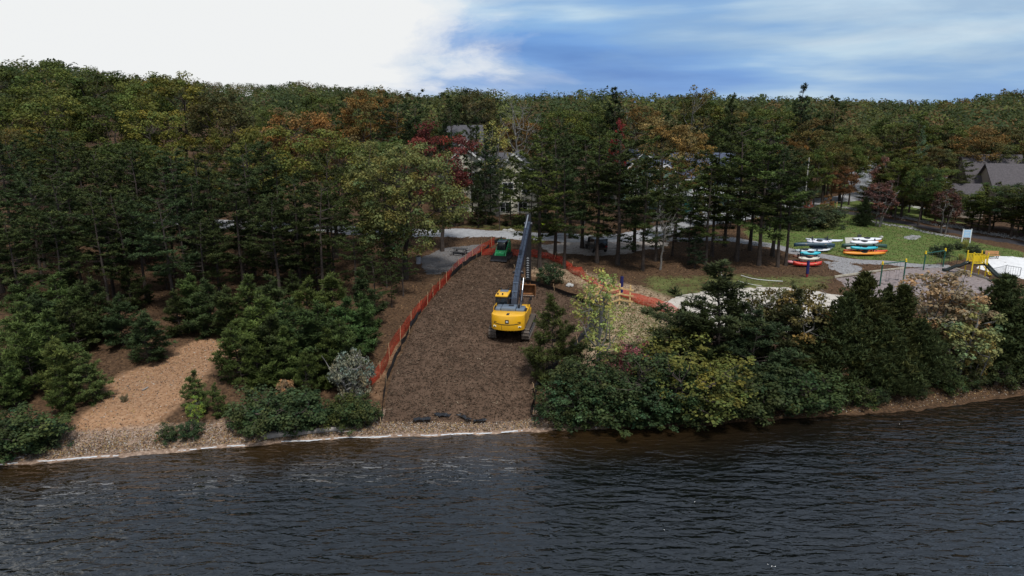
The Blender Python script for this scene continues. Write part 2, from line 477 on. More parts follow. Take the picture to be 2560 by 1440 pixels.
# mulched clearing
M_MULCH = mat('mulch', (.080, .050, .033), .97, scale=.7, color2=(.135, .086, .058), bump=1.0, bscale=9, spec=.1)
patch('mulched_ramp', MULCH, .12, M_MULCH, .38, .028, -.03, 5, 'dark brown wood mulch spread between black silt fences')


def scatter_in(poly, n, rng):
    a = np.array([tuple(p) for p in poly]); out = []
    while sum(len(o) for o in out) < n:
        p = rng.uniform(a.min(0), a.max(0), (n * 2, 2)); k = poly_soft(p[:, 0], p[:, 1], poly, .2) > .9; out.append(p[k])
    return np.concatenate(out)[:n]


def build_shreds():
    rng = np.random.default_rng(11); g = Geo(); p = scatter_in(MULCH, 26000, rng)
    P = np.column_stack([p, terr(p[:, 0], p[:, 1]) + .12 + rng.uniform(.01, .07, len(p))])
    t = unit(np.column_stack([rng.normal(size=(len(P), 2)), rng.normal(0, .35, len(P))])); n = unit(np.column_stack([rng.normal(0, .5, (len(P), 2)), np.ones(len(P))])); b = unit(np.cross(n, t))
    c = np.array((.095, .064, .042)) * rng.uniform(.4, 1.5, (len(P), 1)); pale = rng.random(len(P)) < .05; c[pale] = np.array((.33, .25, .17)) * rng.uniform(.6, 1.2, (pale.sum(), 1))
    g.diamonds(P, t, b, rng.uniform(.10, .42, len(P)), rng.uniform(.03, .08, len(P)), c)
    o = link('wood_shreds', g.mesh('wood_shreds', M_LEAF)); tag(o, 'shredded wood and twigs strewn over the mulched ramp', 'mulch', kind='stuff')


build_shreds()


def build_pebbles():
    """beach pebbles and fallen leaves along the waterline and on the bare slope"""
    rng = np.random.default_rng(12); g = Geo(); x = np.concatenate([rng.uniform(-34, 6, 26000), rng.uniform(6, 45, 4000)]); d = np.abs(rng.normal(.9, .8, len(x))); y = shore(x) + d
    m2 = scatter_in(DIRT, 2500, rng); x = np.concatenate([x, m2[:, 0]]); y = np.concatenate([y, m2[:, 1]])
    P = np.column_stack([x, y, terr(x, y) + .03]); n = unit(np.column_stack([rng.normal(0, .6, (len(x), 2)), np.ones(len(x))])); t, b = ortho(n, rng)
    pal = np.array([(.42, .33, .25), (.30, .21, .15), (.20, .14, .10), (.56, .50, .43), (.45, .26, .11), (.50, .36, .16), (.13, .09, .07)])
    c = pal[rng.integers(0, len(pal), len(x))] * rng.uniform(.55, 1.15, (len(x), 1)); s = rng.uniform(.05, .13, len(x))
    g.diamonds(P, t, b, s, s * .8, c)
    o = link('beach_pebbles', g.mesh('beach_pebbles', M_LEAF)); tag(o, 'tan pebbles and fallen leaves along the waterline', 'pebbles', kind='stuff')
    # leaf litter under the woods
    g = Geo(); x = rng.uniform(-60, 60, 60000); y = rng.uniform(44, 100, len(x)); ok = (y - shore(x) > 4) & (np.abs(x) < .8 * y) & (poly_soft(x, y, MULCH, .3) < .1) & (poly_soft(x, y, LAWN, .3) < .1) & (poly_soft(x, y, DIRT, .3) < .1); x, y = x[ok], y[ok]
    P = np.column_stack([x, y, terr(x, y) + .035]); n = unit(np.column_stack([rng.normal(0, .6, (len(x), 2)), np.ones(len(x))])); t, b = ortho(n, rng)
    pal = np.array([(.16, .09, .05), (.10, .06, .04), (.24, .14, .07), (.07, .045, .03), (.28, .18, .09)]); c = pal[rng.integers(0, 5, len(x))] * rng.uniform(.5, 1.2, (len(x), 1)); s = rng.uniform(.09, .22, len(x))
    g.diamonds(P, t, b, s, s * .7, c); o = link('leaf_litter', g.mesh('leaf_litter', M_LEAF)); tag(o, 'brown fallen leaves and needles under the trees', 'leaf litter', kind='stuff')
    # lawn tufts
    g = Geo(); p = np.concatenate([scatter_in(LAWN, 16000, rng), scatter_in(LAWN2, 2500, rng), scatter_in(YARD, 3500, rng)]); P = np.column_stack([p, terr(p[:, 0], p[:, 1]) + .04])
    t = unit(np.column_stack([rng.normal(0, .6, (len(P), 2)), np.ones(len(P))])); b, _ = ortho(t, rng); c = np.array((.112, .16, .042)) * rng.uniform(.6, 1.5, (len(P), 1)); dry = rng.random(len(P)) < .2; c[dry] = np.array((.2, .16, .08)) * rng.uniform(.7, 1.2, (dry.sum(), 1))
    g.diamonds(P, t, b, rng.uniform(.10, .22, len(P)), rng.uniform(.05, .12, len(P)), c); o = link('lawn_grass', g.mesh('lawn_grass', M_LEAF)); tag(o, 'short green and browning grass of the lawn', 'grass', kind='stuff')


build_pebbles()

# water ------------------------------------------------------------


def water_material():
    m = bpy.data.materials.new('lake_water'); m.use_nodes = True; nt = m.node_tree; b = nt.nodes['Principled BSDF']; N = nt.nodes.new; L = nt.links.new
    tc = N('ShaderNodeTexCoord')

    def layer(scale, rot, sc3, det=3, ro=.5, dist=0.0):
        mp = N('ShaderNodeMapping'); L(tc.outputs['Object'], mp.inputs[0]); mp.inputs['Rotation'].default_value = (0, 0, R(rot)); mp.inputs['Scale'].default_value = sc3
        n = N('ShaderNodeTexNoise'); n.inputs['Scale'].default_value = scale; n.inputs['Detail'].default_value = det; n.inputs['Roughness'].default_value = ro; n.inputs['Distortion'].default_value = dist
        L(mp.outputs[0], n.inputs['Vector']); return n.outputs['Fac']
    a = layer(.95, 14, (.40, 1.3, 1), 2, .5, .5); c = layer(2.3, 6, (.50, 1.25, 1), 3, .5, .6); f = layer(4.2, -10, (.7, 1.1, 1), 2, .5, .3)

    def mad(x, k, y):
        q = N('ShaderNodeMath'); q.operation = 'MULTIPLY_ADD'; L(x, q.inputs[0]); q.inputs[1].default_value = k
        if y is None: q.inputs[2].default_value = 0
        else: L(y, q.inputs[2])
        return q.outputs[0]
    h = mad(a, 1.0, mad(c, .60, mad(f, .11, None)))
    bp = N('ShaderNodeBump'); bp.inputs['Strength'].default_value = 1.0; bp.inputs['Distance'].default_value = WAVE_H; L(h, bp.inputs['Height']); L(bp.outputs[0], b.inputs['Normal'])
    at_ = N('ShaderNodeAttribute'); at_.attribute_name = 'shallow'
    br = layer(.35, 0, (1, 1, 1), 5, .6)
    mm = N('ShaderNodeMath'); mm.operation = 'MULTIPLY_ADD'; L(br, mm.inputs[0]); mm.inputs[1].default_value = .8; mm.inputs[2].default_value = .55
    sh = N('ShaderNodeMath'); sh.operation = 'MULTIPLY'; L(at_.outputs['Fac'], sh.inputs[0]); L(mm.outputs[0], sh.inputs[1])
    mx = N('ShaderNodeMix'); mx.data_type = 'RGBA'; L(sh.outputs[0], mx.inputs[0]); mx.inputs[6].default_value = (.0035, .0045, .0045, 1); mx.inputs[7].default_value = (.034, .019, .007, 1)
    L(mx.outputs[2], b.inputs['Base Color']); b.inputs['Roughness'].default_value = .015; b.inputs['IOR'].default_value = 1.48; b.inputs['Specular IOR Level'].default_value = 1.0
    return m


WAVE_H = .21


def build_lake():
    xs = axis(-45, 60, 1.0, -3200, 3200); ys = axis(10, 52, .6, -3000, 160)
    me, X, Y = grid_mesh('lake', xs, ys, lambda x, y: 0 * x)
    d = shore(X) - Y; a = me.attributes.new('shallow', 'FLOAT', 'POINT'); s = sstep(6.5, 0, d) * np.clip(1.0 - .7 * sstep(5, 20, X), 0, 1) * .95
    a.data.foreach_set('value', s.reshape(-1).astype(np.float32)); o = link('lake', me, water_material()); tag(o, kind='structure', label='dark rippled lake water')
    # foam line where wavelets break
    rg = np.random.default_rng(4); x = np.arange(-60, 9, .10); V, F = [], []
    w = np.clip(np.convolve(rg.normal(.0, .15, len(x) + 8), np.ones(9) / 9, 'valid')[:len(x)] + .05 * (x < 1) + rg.uniform(-.02, .05, len(x)), 0, 1) * np.interp(x, [-60, 1, 4, 7, 8], [1, 1, .6, .3, 0])
    for i, (a_, b_) in enumerate(zip(x, w)):
        ys_ = float(shore(a_)) + np.arange(-1.5, 1.5, .05); y = float(ys_[int(np.argmax(terr(np.full(60, a_), ys_) > .02))]) + rg.normal(0, .02); V += [(a_, y - b_ * .6, .03), (a_, y + .02, .06)]
        if i and b_ > .025 and w[i - 1] > .025: k = 2 * i; F.append((k - 2, k, k + 1, k - 1))
    fm = bpy.data.meshes.new('shore_foam'); fm.from_pydata(V, [], F); fm.update()
    o = link('shore_foam', fm, mat('foam', (.55, .56, .57), .6, var=.15, scale=5)); tag(o, 'white foam line along the waterline', 'foam', kind='stuff')


build_lake()

# roads, paths, sand ------------------------------------------------
M_ROAD = mat('road_concrete', (.33, .33, .335), .9, scale=1.2, var=.18, bump=.3, bscale=20)
M_GRAV = mat('gravel', (.15, .145, .145), .95, scale=5, color2=(.36, .35, .35), bump=.8, bscale=12)
M_ASPH = mat('asphalt', (.040, .036, .040), .9, scale=4, var=.25, bump=.3, bscale=30)
M_SAND = mat('sand', (.40, .355, .30), .95, scale=1.2, color2=(.60, .55, .48), bump=.5, bscale=5)
M_WSAND = mat('white_sand', (.62, .61, .60), .95, scale=1.6, color2=(.80, .79, .77), bump=.5, bscale=5)
M_CHIP = mat('rubber_chips', (.17, .135, .125), .95, scale=3, color2=(.30, .25, .24), bump=.8, bscale=10)
M_CONC = mat('concrete', (.50, .50, .44), .9, scale=2, var=.12)
M_TAN = mat('tan_gravel', (.24, .205, .175), .95, scale=3, color2=(.42, .37, .33), bump=.6, bscale=10)
road_pts = [G(*p) for p in ((300, 548), (700, 566), (900, 578), (1060, 583), (1200, 584), (1330, 591), (1450, 597), (1580, 594), (1690, 566), (1830, 530), (1980, 512), (2100, 497), (2210, 478), (2330, 455), (2480, 430))]
ribbon('road', road_pts, 5.6, .06, M_ROAD, 'pale grey road running behind the mulched clearing')
ribbon('road_branch', [G(*p) for p in ((2190, 484), (2150, 452), (2152, 436), (2180, 418), (2175, 402), (2140, 390))], 6.0, .09, M_ROAD, 'grey road branch climbing into the right wood')
ribbon('gravel_path', [G(*p) for p in ((1660, 598), (1790, 596), (1880, 607), (1960, 622), (2060, 641), (2180, 655), (2290, 664), (2380, 668))], 2.6, .05, M_GRAV, 'grey gravel path past the boat racks')
ribbon('asphalt_trail', [G(*p) for p in ((2075, 522), (2180, 542), (2300, 565), (2430, 589), (2560, 611), (2700, 638))], 2.7, .06, M_ASPH, 'dark asphalt trail along the lawn')
ribbon('stone_verge', [G(*p) for p in ((2110, 518), (2200, 534), (2310, 554), (2440, 578), (2570, 601), (2700, 626))], 1.9, .04, M_GRAV, 'grey stone verge beside the asphalt trail')
ribbon('concrete_walk', [G(*p) for p in ((1740, 468), (1820, 478), (1880, 489), (1965, 508))], 1.9, .06, M_CONC, 'pale concrete walk leading from the white deck')
ribbon('drive_walk', [G(*p) for p in ((2145, 497), (2200, 505), (2260, 513), (2330, 528))], 2.0, .05, M_CONC, 'pale walk behind the red-leaved shrubs')
patch('gravel_lot', GP((1335, 612), (1420, 604), (1600, 604), (1690, 606), (1650, 622), (1580, 634), (1480, 640), (1380, 634)), .05, M_TAN, .7, .01, -.02, 6, 'tan gravel parking lot behind the pines')
patch('gravel_clearing', GP((1040, 648), (1105, 620), (1190, 612), (1225, 606), (1170, 652), (1120, 682), (1070, 690)), .05, mat('dark_gravel', (.085, .078, .074), .95, scale=5, color2=(.19, .18, .175), bump=.8, bscale=12), .6, .01, -.02, 8, 'grey gravel clearing with picnic table')
patch('car_park', GP((1700, 540), (1800, 522), (1930, 518), (1990, 522), (1880, 548), (1760, 566)), .10, M_ROAD, .8, .005, -.02, 9, 'pale paved car park behind the pines')
patch('sand_court', GP((1640, 762), (1700, 737), (1790, 722), (1900, 716), (2010, 722), (2110, 738), (2150, 770), (2100, 815), (1960, 838), (1800, 830), (1690, 800)), .07, M_SAND, .5, .02, -.02, 10, 'pale sand volleyball court behind the cedars')
patch('play_surface', GP((2085, 694), (2180, 682), (2290, 669), (2395, 668), (2470, 690), (2490, 715), (2440, 745), (2300, 756), (2150, 742)), .05, M_CHIP, .6, .012, -.02, 12, 'mauve-grey chip surface under the playground')
patch('beach_sand', GP((2436, 668), (2452, 650), (2480, 640), (2520, 640), (2600, 650), (2680, 676), (2640, 705), (2560, 698), (2490, 684)), .07, M_WSAND, .6, .02, -.02, 13, 'white sand beside the slide tower')
patch('gravel_patch', GP((2256, 592), (2275, 587), (2300, 588), (2305, 595), (2285, 600), (2262, 598)), .05, M_GRAV, .4, .02, -.02, 14, 'round grey stone patch in the lawn')
patch('gravel_apron', GP((2060, 652), (2110, 654), (2160, 668), (2155, 684), (2110, 686), (2075, 672)), .04, M_GRAV, .5, .01, -.02, 15, 'grey gravel apron beside the path')


def build_verge_stones():
    rng = np.random.default_rng(21); g = Geo()
    for pts, n, w, s in (((2110, 518, 2200, 534, 2310, 554, 2440, 578, 2570, 601), 2600, .8, (.08, .2)), ((2190, 557, 2290, 575, 2400, 597), 900, .35, (.12, .3))):
        C = catmull([G(pts[i], pts[i + 1]).to_2d() for i in range(0, len(pts), 2)], .5); C = np.array([tuple(c) for c in C])
        k = rng.integers(0, len(C), n); P = C[k] + rng.normal(0, w, (n, 2)); P = np.column_stack([P, terr(P[:, 0], P[:, 1]) + .08])
        nn = unit(np.column_stack([rng.normal(0, .7, (n, 2)), np.ones(n)])); t, b = ortho(nn, rng); q = rng.uniform(*s, n)
        g.diamonds(P, t, b, q, q * .8, np.array((.45, .44, .43)) * rng.uniform(.4, 1.4, (n, 1)))
    o = link('verge_stones', g.mesh('verge_stones', M_LEAF)); tag(o, 'loose pale stones along the asphalt trail', 'stones', kind='stuff')


build_verge_stones()

# ------------------------------------------------------------------ plants


def wood_mesh(g, name, m): return g.mesh(name, m, tint=False)


def make_pine(seed, h=16., r=3.1, base=.38, whorl=.5, dens=1.0, dead=14, top=.8, nl=.40, tipw=.16, tipel=.9, nw=.088):
    rng = np.random.default_rng(seed); w, g = Geo(), Geo()
    zz = np.linspace(0, h, 12); sway = np.cumsum(rng.normal(0, .07, (12, 2)), 0) * np.linspace(0, 1, 12)[:, None]
    tr = np.column_stack([sway, zz]); w.tube(tr, np.interp(zz, [0, .08 * h, h], [.23, .17, .025]) * h / 16, n=7)
    tx = lambda z: np.array((np.interp(z, zz, tr[:, 0]), np.interp(z, zz, tr[:, 1]), z))
    z = base * h; T, D, S, K = [], [], [], []
    side = rng.uniform(0, 6.28)
    while z < h * .985:
        t = (z - base * h) / (h - base * h); prof = max(tipw, (1 - t) ** top) * min(1, .55 + 1.6 * t)
        for k in range(rng.integers(3, 6)):
            a = rng.uniform(0, 6.28); L = r * prof * rng.uniform(.5, 1.2) * (1 + .22 * math.cos(a - side)); el = np.interp(t, [0, .5, 1], [-.08, .22, tipel]) + rng.normal(0, .12)
            d = np.array((math.cos(a) * math.cos(el), math.sin(a) * math.cos(el), math.sin(el))); n = 6; s = np.linspace(0, 1, n)
            P = tx(z + rng.uniform(-.2, .2)) + d * (s * L)[:, None] + np.array((0, 0, 1.)) * (s ** 2.2 * L * .16)[:, None] + rng.normal(0, .03 * L, (n, 3)) * s[:, None]
            w.tube(P, np.linspace(.035, .008, n) * (.5 + L / r), n=3)
            cl = rng.uniform(.72, 1.28); sd = np.array((-d[1], d[0], 0.))
            m = max(3, int(L * 6.5 * dens))
            for q in range(m):
                f = rng.uniform(.28, 1.0) ** .8; c = np.array([np.interp(f, s, P[:, j]) for j in range(3)])
                lat = (1.08 - f) * L * .55 * rng.uniform(-1, 1); c = c + sd * lat + np.array((0, 0, 1.)) * (abs(lat) * .12 + rng.normal(.03, .06))
                T.append(c); D.append(d * .5 + sd * np.sign(lat) * .45 + np.array((0, 0, .75))); K.append(cl * rng.uniform(.85, 1.15)); S.append(rng.uniform(.8, 1.25))
        z += whorl * rng.uniform(.7, 1.3) * h / 16
    T = np.array(T); D = unit(np.array(D)); K = np.array(K); S = np.array(S); m = 9
    T = np.repeat(T, m, 0); D = np.repeat(D, m, 0); K = np.repeat(K, m) * rng.uniform(.75, 1.25, len(T)); S = np.repeat(S, m)
    nd = unit(D * .55 + unit(rng.normal(size=D.shape)) * np.array((1, 1, .55))); b = unit(np.cross(nd, np.array((0, 0, 1.))) + rng.normal(0, .4, nd.shape)); b = unit(b - nd * np.sum(b * nd, 1, keepdims=True))
    hue = rng.uniform(0, 1, len(T)); C = np.stack([K * (1 + .22 * hue), K * (1 + .05 * hue), K * (1 - .15 * hue)], 1)
    g.diamonds(T + nd * (.17 * S)[:, None], nd, b, nl * S, nw * S, C)
    for k in range(dead):
        zb = rng.uniform(.12, base + .05) * h; a = rng.uniform(0, 6.28); L = rng.uniform(.4, 1.7); s = np.linspace(0, 1, 4)
        P = tx(zb) + np.stack([np.cos(a) * s * L, np.sin(a) * s * L, -.12 * L * s + .1 * rng.normal() * s], 1); w.tube(P, np.linspace(.022, .006, 4), n=3)
    return wood_mesh(w, 'pine_trunk', M_BARK), g.mesh('pine_crown', M_NEEDLE), h


def make_broad(seed, h=16., r=4.6, base=.3, ncl=110, nlf=75, leaf=.27, cr=(.6, 1.15), bark=None, stems=1, shell=.55, trunk_r=.24, flat=.6, lobes=9, autumn=0.0, droop=0.0, limbs=8, jit=.02):
    rng = np.random.default_rng(seed); w, g = Geo(), Geo(); bark = bark or M_BARK
    c0 = np.array((0, 0, h * (1 + base) / 2)); rad = np.array((r, r, h * (1 - base) / 2))
    lob = unit(rng.normal(size=(lobes, 3)) + np.array((0, 0, .3)))

    def crown_pt(n):
        u = unit(rng.normal(size=(n, 3)) + np.array((0, 0, .12))); lo = .66 + .36 * np.max(np.clip(u @ lob.T, 0, 1) ** 4, 1)
        rr = (shell ** 3 + (1 - shell ** 3) * rng.random(n)) ** (1 / 3); return c0 + u * rad * (lo * rr)[:, None]
    CL = crown_pt(ncl) + rng.normal(0, jit * r, (ncl, 3)); CL[:, 2] = np.maximum(CL[:, 2], .05 * h); CR = rng.uniform(*cr, ncl)
    ends = []
    for sidx in range(stems):
        off = np.array((0, 0, 0.)) if stems == 1 else np.append(rng.normal(0, .12 * r, 2), 0); topz = h * (.72 if stems == 1 else rng.uniform(.5, .85))
        lean = np.append(rng.normal(0, .04 * h, 2) if stems == 1 else off[:2] * 2.2 + rng.normal(0, .1 * r, 2), 0)
        s = np.linspace(0, 1, 8); P = off + lean * (s ** 1.4)[:, None] + np.stack([0 * s, 0 * s, s * topz], 1) + rng.normal(0, .012 * h, (8, 3)) * np.array((1, 1, 0)) * s[:, None]
        w.tube(P, np.interp(s, [0, .1, 1], [1.25, 1, .3]) * trunk_r * h / 16 / (stems ** .5), n=7); ends += [P[i] for i in range(3, 8)]
        for k in range(max(2, limbs // stems)):
            zs = rng.uniform(.35, .95); p0 = np.array([np.interp(zs, s, P[:, j]) for j in range(3)]); q = CL[rng.integers(ncl)]
            q = p0 + (q - p0) * .72; q[2] = max(q[2], p0[2] + .05 * h); mid = (p0 + q) / 2 + np.array((0, 0, -.04 * h)) + rng.normal(0, .03 * h, 3)
            w.tube(np.array([p0, mid, q]), np.array((.42, .3, .14)) * trunk_r * h / 16, n=5); ends += [mid, q]
    E = np.array(ends)
    for c in CL:
        dd = np.linalg.norm(E - c, axis=1) + np.maximum(0, E[:, 2] - c[2]) * 1.5; e = E[np.argmin(dd)]; m = (e + c) / 2 + rng.normal(0, .05 * r, 3)
        w.tube(np.array([e, m, c]), np.array((.11, .07, .03)) * trunk_r * h / 16 + .004, n=3)
    if nlf:
        P = np.repeat(CL, nlf, 0); u = unit(rng.normal(size=P.shape) + np.array((0, 0, .25))); k = np.repeat(CR, nlf) * rng.random(len(P)) ** .45
        P = P + u * k[:, None] * np.array((1, 1, flat)); n = unit(u * .6 + np.array((0, 0, .55)) + rng.normal(0, .38, P.shape)); t, b = ortho(n, rng)
        t = unit(t + np.array((0, 0, -droop)))
        kc = rng.uniform(.72, 1.3, ncl); hc = rng.normal(0, 1, ncl); K = np.repeat(kc, nlf) * rng.uniform(.7, 1.3, len(P)); H = np.repeat(hc, nlf) * .11 + rng.normal(0, .07, len(P)) + autumn * np.repeat(rng.random(ncl) < .25, nlf) * .45
        C = np.stack([K * (1 + 1.0 * H), K * (1 + .15 * H), K * np.clip(1 - .5 * H, .3, 2)], 1).clip(.1, 3)
        sz = leaf * rng.uniform(.5, 1.5, len(P)); g.diamonds(P, t, b, sz, sz * .72, C)
        crown = g.mesh('leaf_crown', M_LEAF)
    else: crown = None
    return wood_mesh(w, 'broad_trunk', bark), crown, h


def make_cedar(seed, h=7., r=2.0, dens=1.0, spread=.9):
    rng = np.random.default_rng(seed); w, g = Geo(), Geo(); w.tube([(0, 0, 0), (.05, 0, h * .5), (0, .05, h * .97)], [.14, .08, .015], n=6)
    T, D, K = [], [], []; nb = int(150 * dens)
    for k in range(nb):
        t = rng.random() ** 1.25; z = (.03 + .95 * t) * h; a = rng.uniform(0, 6.28); L = r * (1 - t) ** spread * rng.uniform(.65, 1.2) + .18; el = rng.uniform(.25, .75) + .5 * t
        d = np.array((math.cos(a) * math.cos(el), math.sin(a) * math.cos(el), math.sin(el))); w.tube(np.array([(0, 0, z), np.array((0, 0, z)) + d * L * .8]), [.02, .005], n=3)
        cl = rng.uniform(.7, 1.3); n = max(5, int(L * 10)); f = rng.uniform(.3, 1.05, n); P = np.array((0, 0, z)) + d * (f * L)[:, None] + rng.normal(0, .13 * (L ** .5), (n, 3)); T.append(P); D.append(np.tile(d * .5 + np.array((0, 0, .5)), (n, 1))); K.append(np.full(n, cl))
    T = np.concatenate(T); D = np.concatenate(D); K = np.concatenate(K); m = 4
    T = np.repeat(T, m, 0); D = np.repeat(D, m, 0); K = np.repeat(K, m) * rng.uniform(.7, 1.3, len(T)); nd = unit(D + unit(rng.normal(size=D.shape)) * .75); b, _ = ortho(nd, rng); H = rng.random(len(T))
    g.diamonds(T + nd * .1, nd, b, rng.uniform(.25, .48, len(T)), rng.uniform(.05, .10, len(T)), np.stack([K * (1 + .35 * H), K * (1 + .1 * H), K * (1 - .2 * H)], 1))
    return wood_mesh(w, 'cedar_trunk', M_BARK), g.mesh('cedar_crown', M_NEEDLE), h


PINES = [make_pine(100 + i, r=3.9 + .5 * (i % 3), base=(.34, .26, .40, .30, .44, .24)[i], dens=1.15, top=(.42, .5, .38, .55, .42, .48)[i], whorl=1.0, tipw=.34, tipel=.55) for i in range(6)]
FULLP = [make_pine(120 + i, h=14, r=4.3, base=.12, dens=1.0, dead=4, top=.85, whorl=.6) for i in range(3)]
YOUNG = [make_pine(140 + i, h=5., r=2.5, base=.04, whorl=1.0, dens=2.0, dead=0, top=.8, nl=.30, nw=.06) for i in range(4)]
BANKP = [make_pine(160 + i, h=7.5, r=3.6, base=.05, whorl=.9, dens=1.9, dead=0, top=.8, nl=.32, nw=.065) for i in range(2)]
OAKS = [make_broad(200 + i, r=5.0 + .5 * (i % 3), ncl=84 + 10 * (i % 3), nlf=105, cr=(.75, 1.35), shell=.66, flat=.55, autumn=.3, limbs=9) for i in range(6)]
THIN = [make_broad(230 + i, r=3.4, ncl=70, nlf=34, leaf=.25, base=.28, bark=M_BARKG, autumn=.3) for i in range(2)]
BIGOAK = make_broad(260, h=15.5, r=7.3, base=.13, ncl=270, nlf=95, leaf=.25, cr=(.7, 1.25), shell=.5, lobes=16, autumn=.4, limbs=16, trunk_r=.33)
CEDARS = [make_cedar(300 + i, r=(2.5, 2.9, 2.1)[i], dens=1.8, spread=.9) for i in range(3)]
SHRUBS = [make_broad(320 + i, h=2.2, r=1.75, base=.0, ncl=85, nlf=52, leaf=.13, cr=(.24, .46), stems=5, trunk_r=.9, shell=.4, flat=.8, limbs=10, autumn=.15, lobes=5, jit=.15) for i in range(4)]
BIGSH = [make_broad(330 + i, h=4.4, r=2.7, base=.0, ncl=210, nlf=52, leaf=.135, cr=(.18, .58), stems=6, trunk_r=.7, shell=.55, flat=.75, limbs=12, autumn=.15, lobes=9, jit=.14) for i in range(2)]
BARE = make_broad(350, h=15, r=4.2, base=.25, ncl=150, nlf=0, bark=M_BARKG, limbs=14, trunk_r=.2)
SMALL = [make_broad(360 + i, h=6., r=2.2, base=.12, ncl=75, nlf=44, leaf=.17, cr=(.3, .55), stems=3, trunk_r=.4, autumn=.6, bark=M_BARKG, limbs=9) for i in range(2)]
SAPLING = make_broad(370, h=10., r=1.9, base=.22, ncl=90, nlf=26, leaf=.16, cr=(.22, .5), bark=M_BARKG, trunk_r=.24, limbs=18, shell=.3, lobes=6, flat=.8)
WILLOW = make_broad(380, h=3.4, r=1.5, base=-.25, droop=-1.3, ncl=150, nlf=38, leaf=.12, cr=(.14, .34), bark=M_BARKG, stems=9, trunk_r=.7, shell=.45, flat=1.0, limbs=14)

TREES = []
_vr = random.Random(5)
SH_G = {}


def plant(var, name, label, cat, loc, h, color, wide=1.0, rz=None, group=None, lean=0.0):
    if h > 3.0 and any(var is q for q in SHRUBS): var = BIGSH[int(loc[0] * 10) % 2]
    tr, cr, h0 = var; o = thing(name, label, cat, loc, _vr.uniform(0, 6.28) if rz is None else rz, group); s = h / h0; o.scale = (s * wide, s * wide, s)
    if lean: o.rotation_euler.x = lean
    link('trunk', tr, parent=o)
    if cr: c = link('crown', cr, parent=o); c.color = (*color, 1)
    TREES.append((loc[0], loc[1])); return o


def vary(c, k=.18):
    f = _vr.uniform(1 - k, 1 + k); hshift = _vr.uniform(-k, k) * .6; return (c[0] * f * (1 + hshift), c[1] * f, c[2] * f * (1 - hshift))


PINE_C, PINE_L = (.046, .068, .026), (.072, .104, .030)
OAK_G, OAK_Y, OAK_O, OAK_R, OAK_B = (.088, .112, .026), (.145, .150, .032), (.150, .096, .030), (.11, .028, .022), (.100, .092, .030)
CED_C = (.042, .056, .022)


def tree_px(var, name, label, px, top, Y, color, wide=1.0, group=None, cat='tree', base=None, rz=None, lean=0.0, kd=None):
    """a tree standing on the ground at distance Y, on bearing px, as tall as its top is seen"""
    if kd:                                   # nearer the waterline by the factor kd
        ys = np.arange(34, 60, .05); sy = ys[int(np.argmax(ys > shore((px - 1280) / FOC * (ys * CP + 18.5 * SP))))]; Y = sy + max(.5, kd * (Y - sy))
    p = at(px, top, Y); x = p.x; z = float(terr(x, Y)); h = p.z - z
    return plant(var, name, label, cat, (x, Y, z - .05), h, vary(color), wide, rz, group, lean)


# --- the left wood, front row of pines above the young growth
def rowlab(i, n, what):
    return what


_r = random.Random(9)
SKY = [(-200, 140), (0, 130), (200, 128), (300, 165), (400, 172), (500, 178), (580, 205), (640, 216), (760, 200), (850, 212), (950, 214), (1060, 234), (1170, 222), (1300, 238), (1430, 228), (1540, 222), (1640, 242), (1750, 212), (1840, 228), (2000, 228), (2100, 240), (2250, 256), (2400, 250), (2480, 232), (2560, 220), (2700, 205)]


def skyline(px): return float(np.interp(px, [s[0] for s in SKY], [s[1] for s in SKY]))


ORD = 'first second third fourth fifth sixth seventh eighth ninth tenth eleventh twelfth thirteenth fourteenth fifteenth sixteenth seventeenth eighteenth nineteenth twentieth'.split()
ORD += ['twenty-' + w for w in ORD[:9]]


def number_row(label, where):
    """tell the members of one rank apart by their order across the view"""
    mem = sorted([o for o in COL.objects if o.get('label') == label and o.type == 'EMPTY'], key=lambda o: o.location.x / o.location.y)
    for i, o in enumerate(mem): o['label'] = '%s, %s from the %s' % (label, ORD[i], where)


def shade(c):
    f = _r.choice((.7, .9, 1.1, 1.3)); return tuple(q * f for q in c)


def pick(seq): return seq[_r.randrange(len(seq))]


for Y, x0, x1, stp, tlo, thi, grp, lab in ((61, -60, 640, 88, 480, 560, 'front pines of the left wood', 'bare-stemmed pine, front rank of the left wood'),
                                           (66, -40, 830, 78, 430, 500, 'second rank pines of the left wood', 'dark pine, second rank of the left wood'),
                                           (73, -80, 840, 76, 375, 440, 'third rank pines of the left wood', 'flat-tiered pine, third rank of the left wood'),
                                           (81, -60, 760, 82, 325, 385, 'rear pines of the left wood', 'dark pine, rear rank of the left wood')):
    px = x0
    while px < x1:
        jx = px + _r.uniform(-30, 30)
        if not (840 < jx < 1180):
            tree_px(pick(PINES), 'pine_tree', lab, jx, _r.uniform(tlo, thi), Y + _r.uniform(-2.2, 2.2), PINE_C, _r.uniform(1.2, 1.6), grp)
        px += stp
for px in range(-40, 800, 70):      # shaded saplings under the pines
    jx = px + _r.uniform(-25, 25); kind = _r.random()
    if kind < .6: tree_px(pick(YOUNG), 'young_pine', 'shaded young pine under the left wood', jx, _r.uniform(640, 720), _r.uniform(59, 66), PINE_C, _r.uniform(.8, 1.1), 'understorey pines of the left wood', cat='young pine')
    else: tree_px(pick(SMALL), 'understorey_tree', 'shaded brown sapling under the left wood', jx, _r.uniform(640, 720), _r.uniform(62, 72), OAK_B, _r.uniform(.8, 1.1), 'understorey saplings of the left wood')
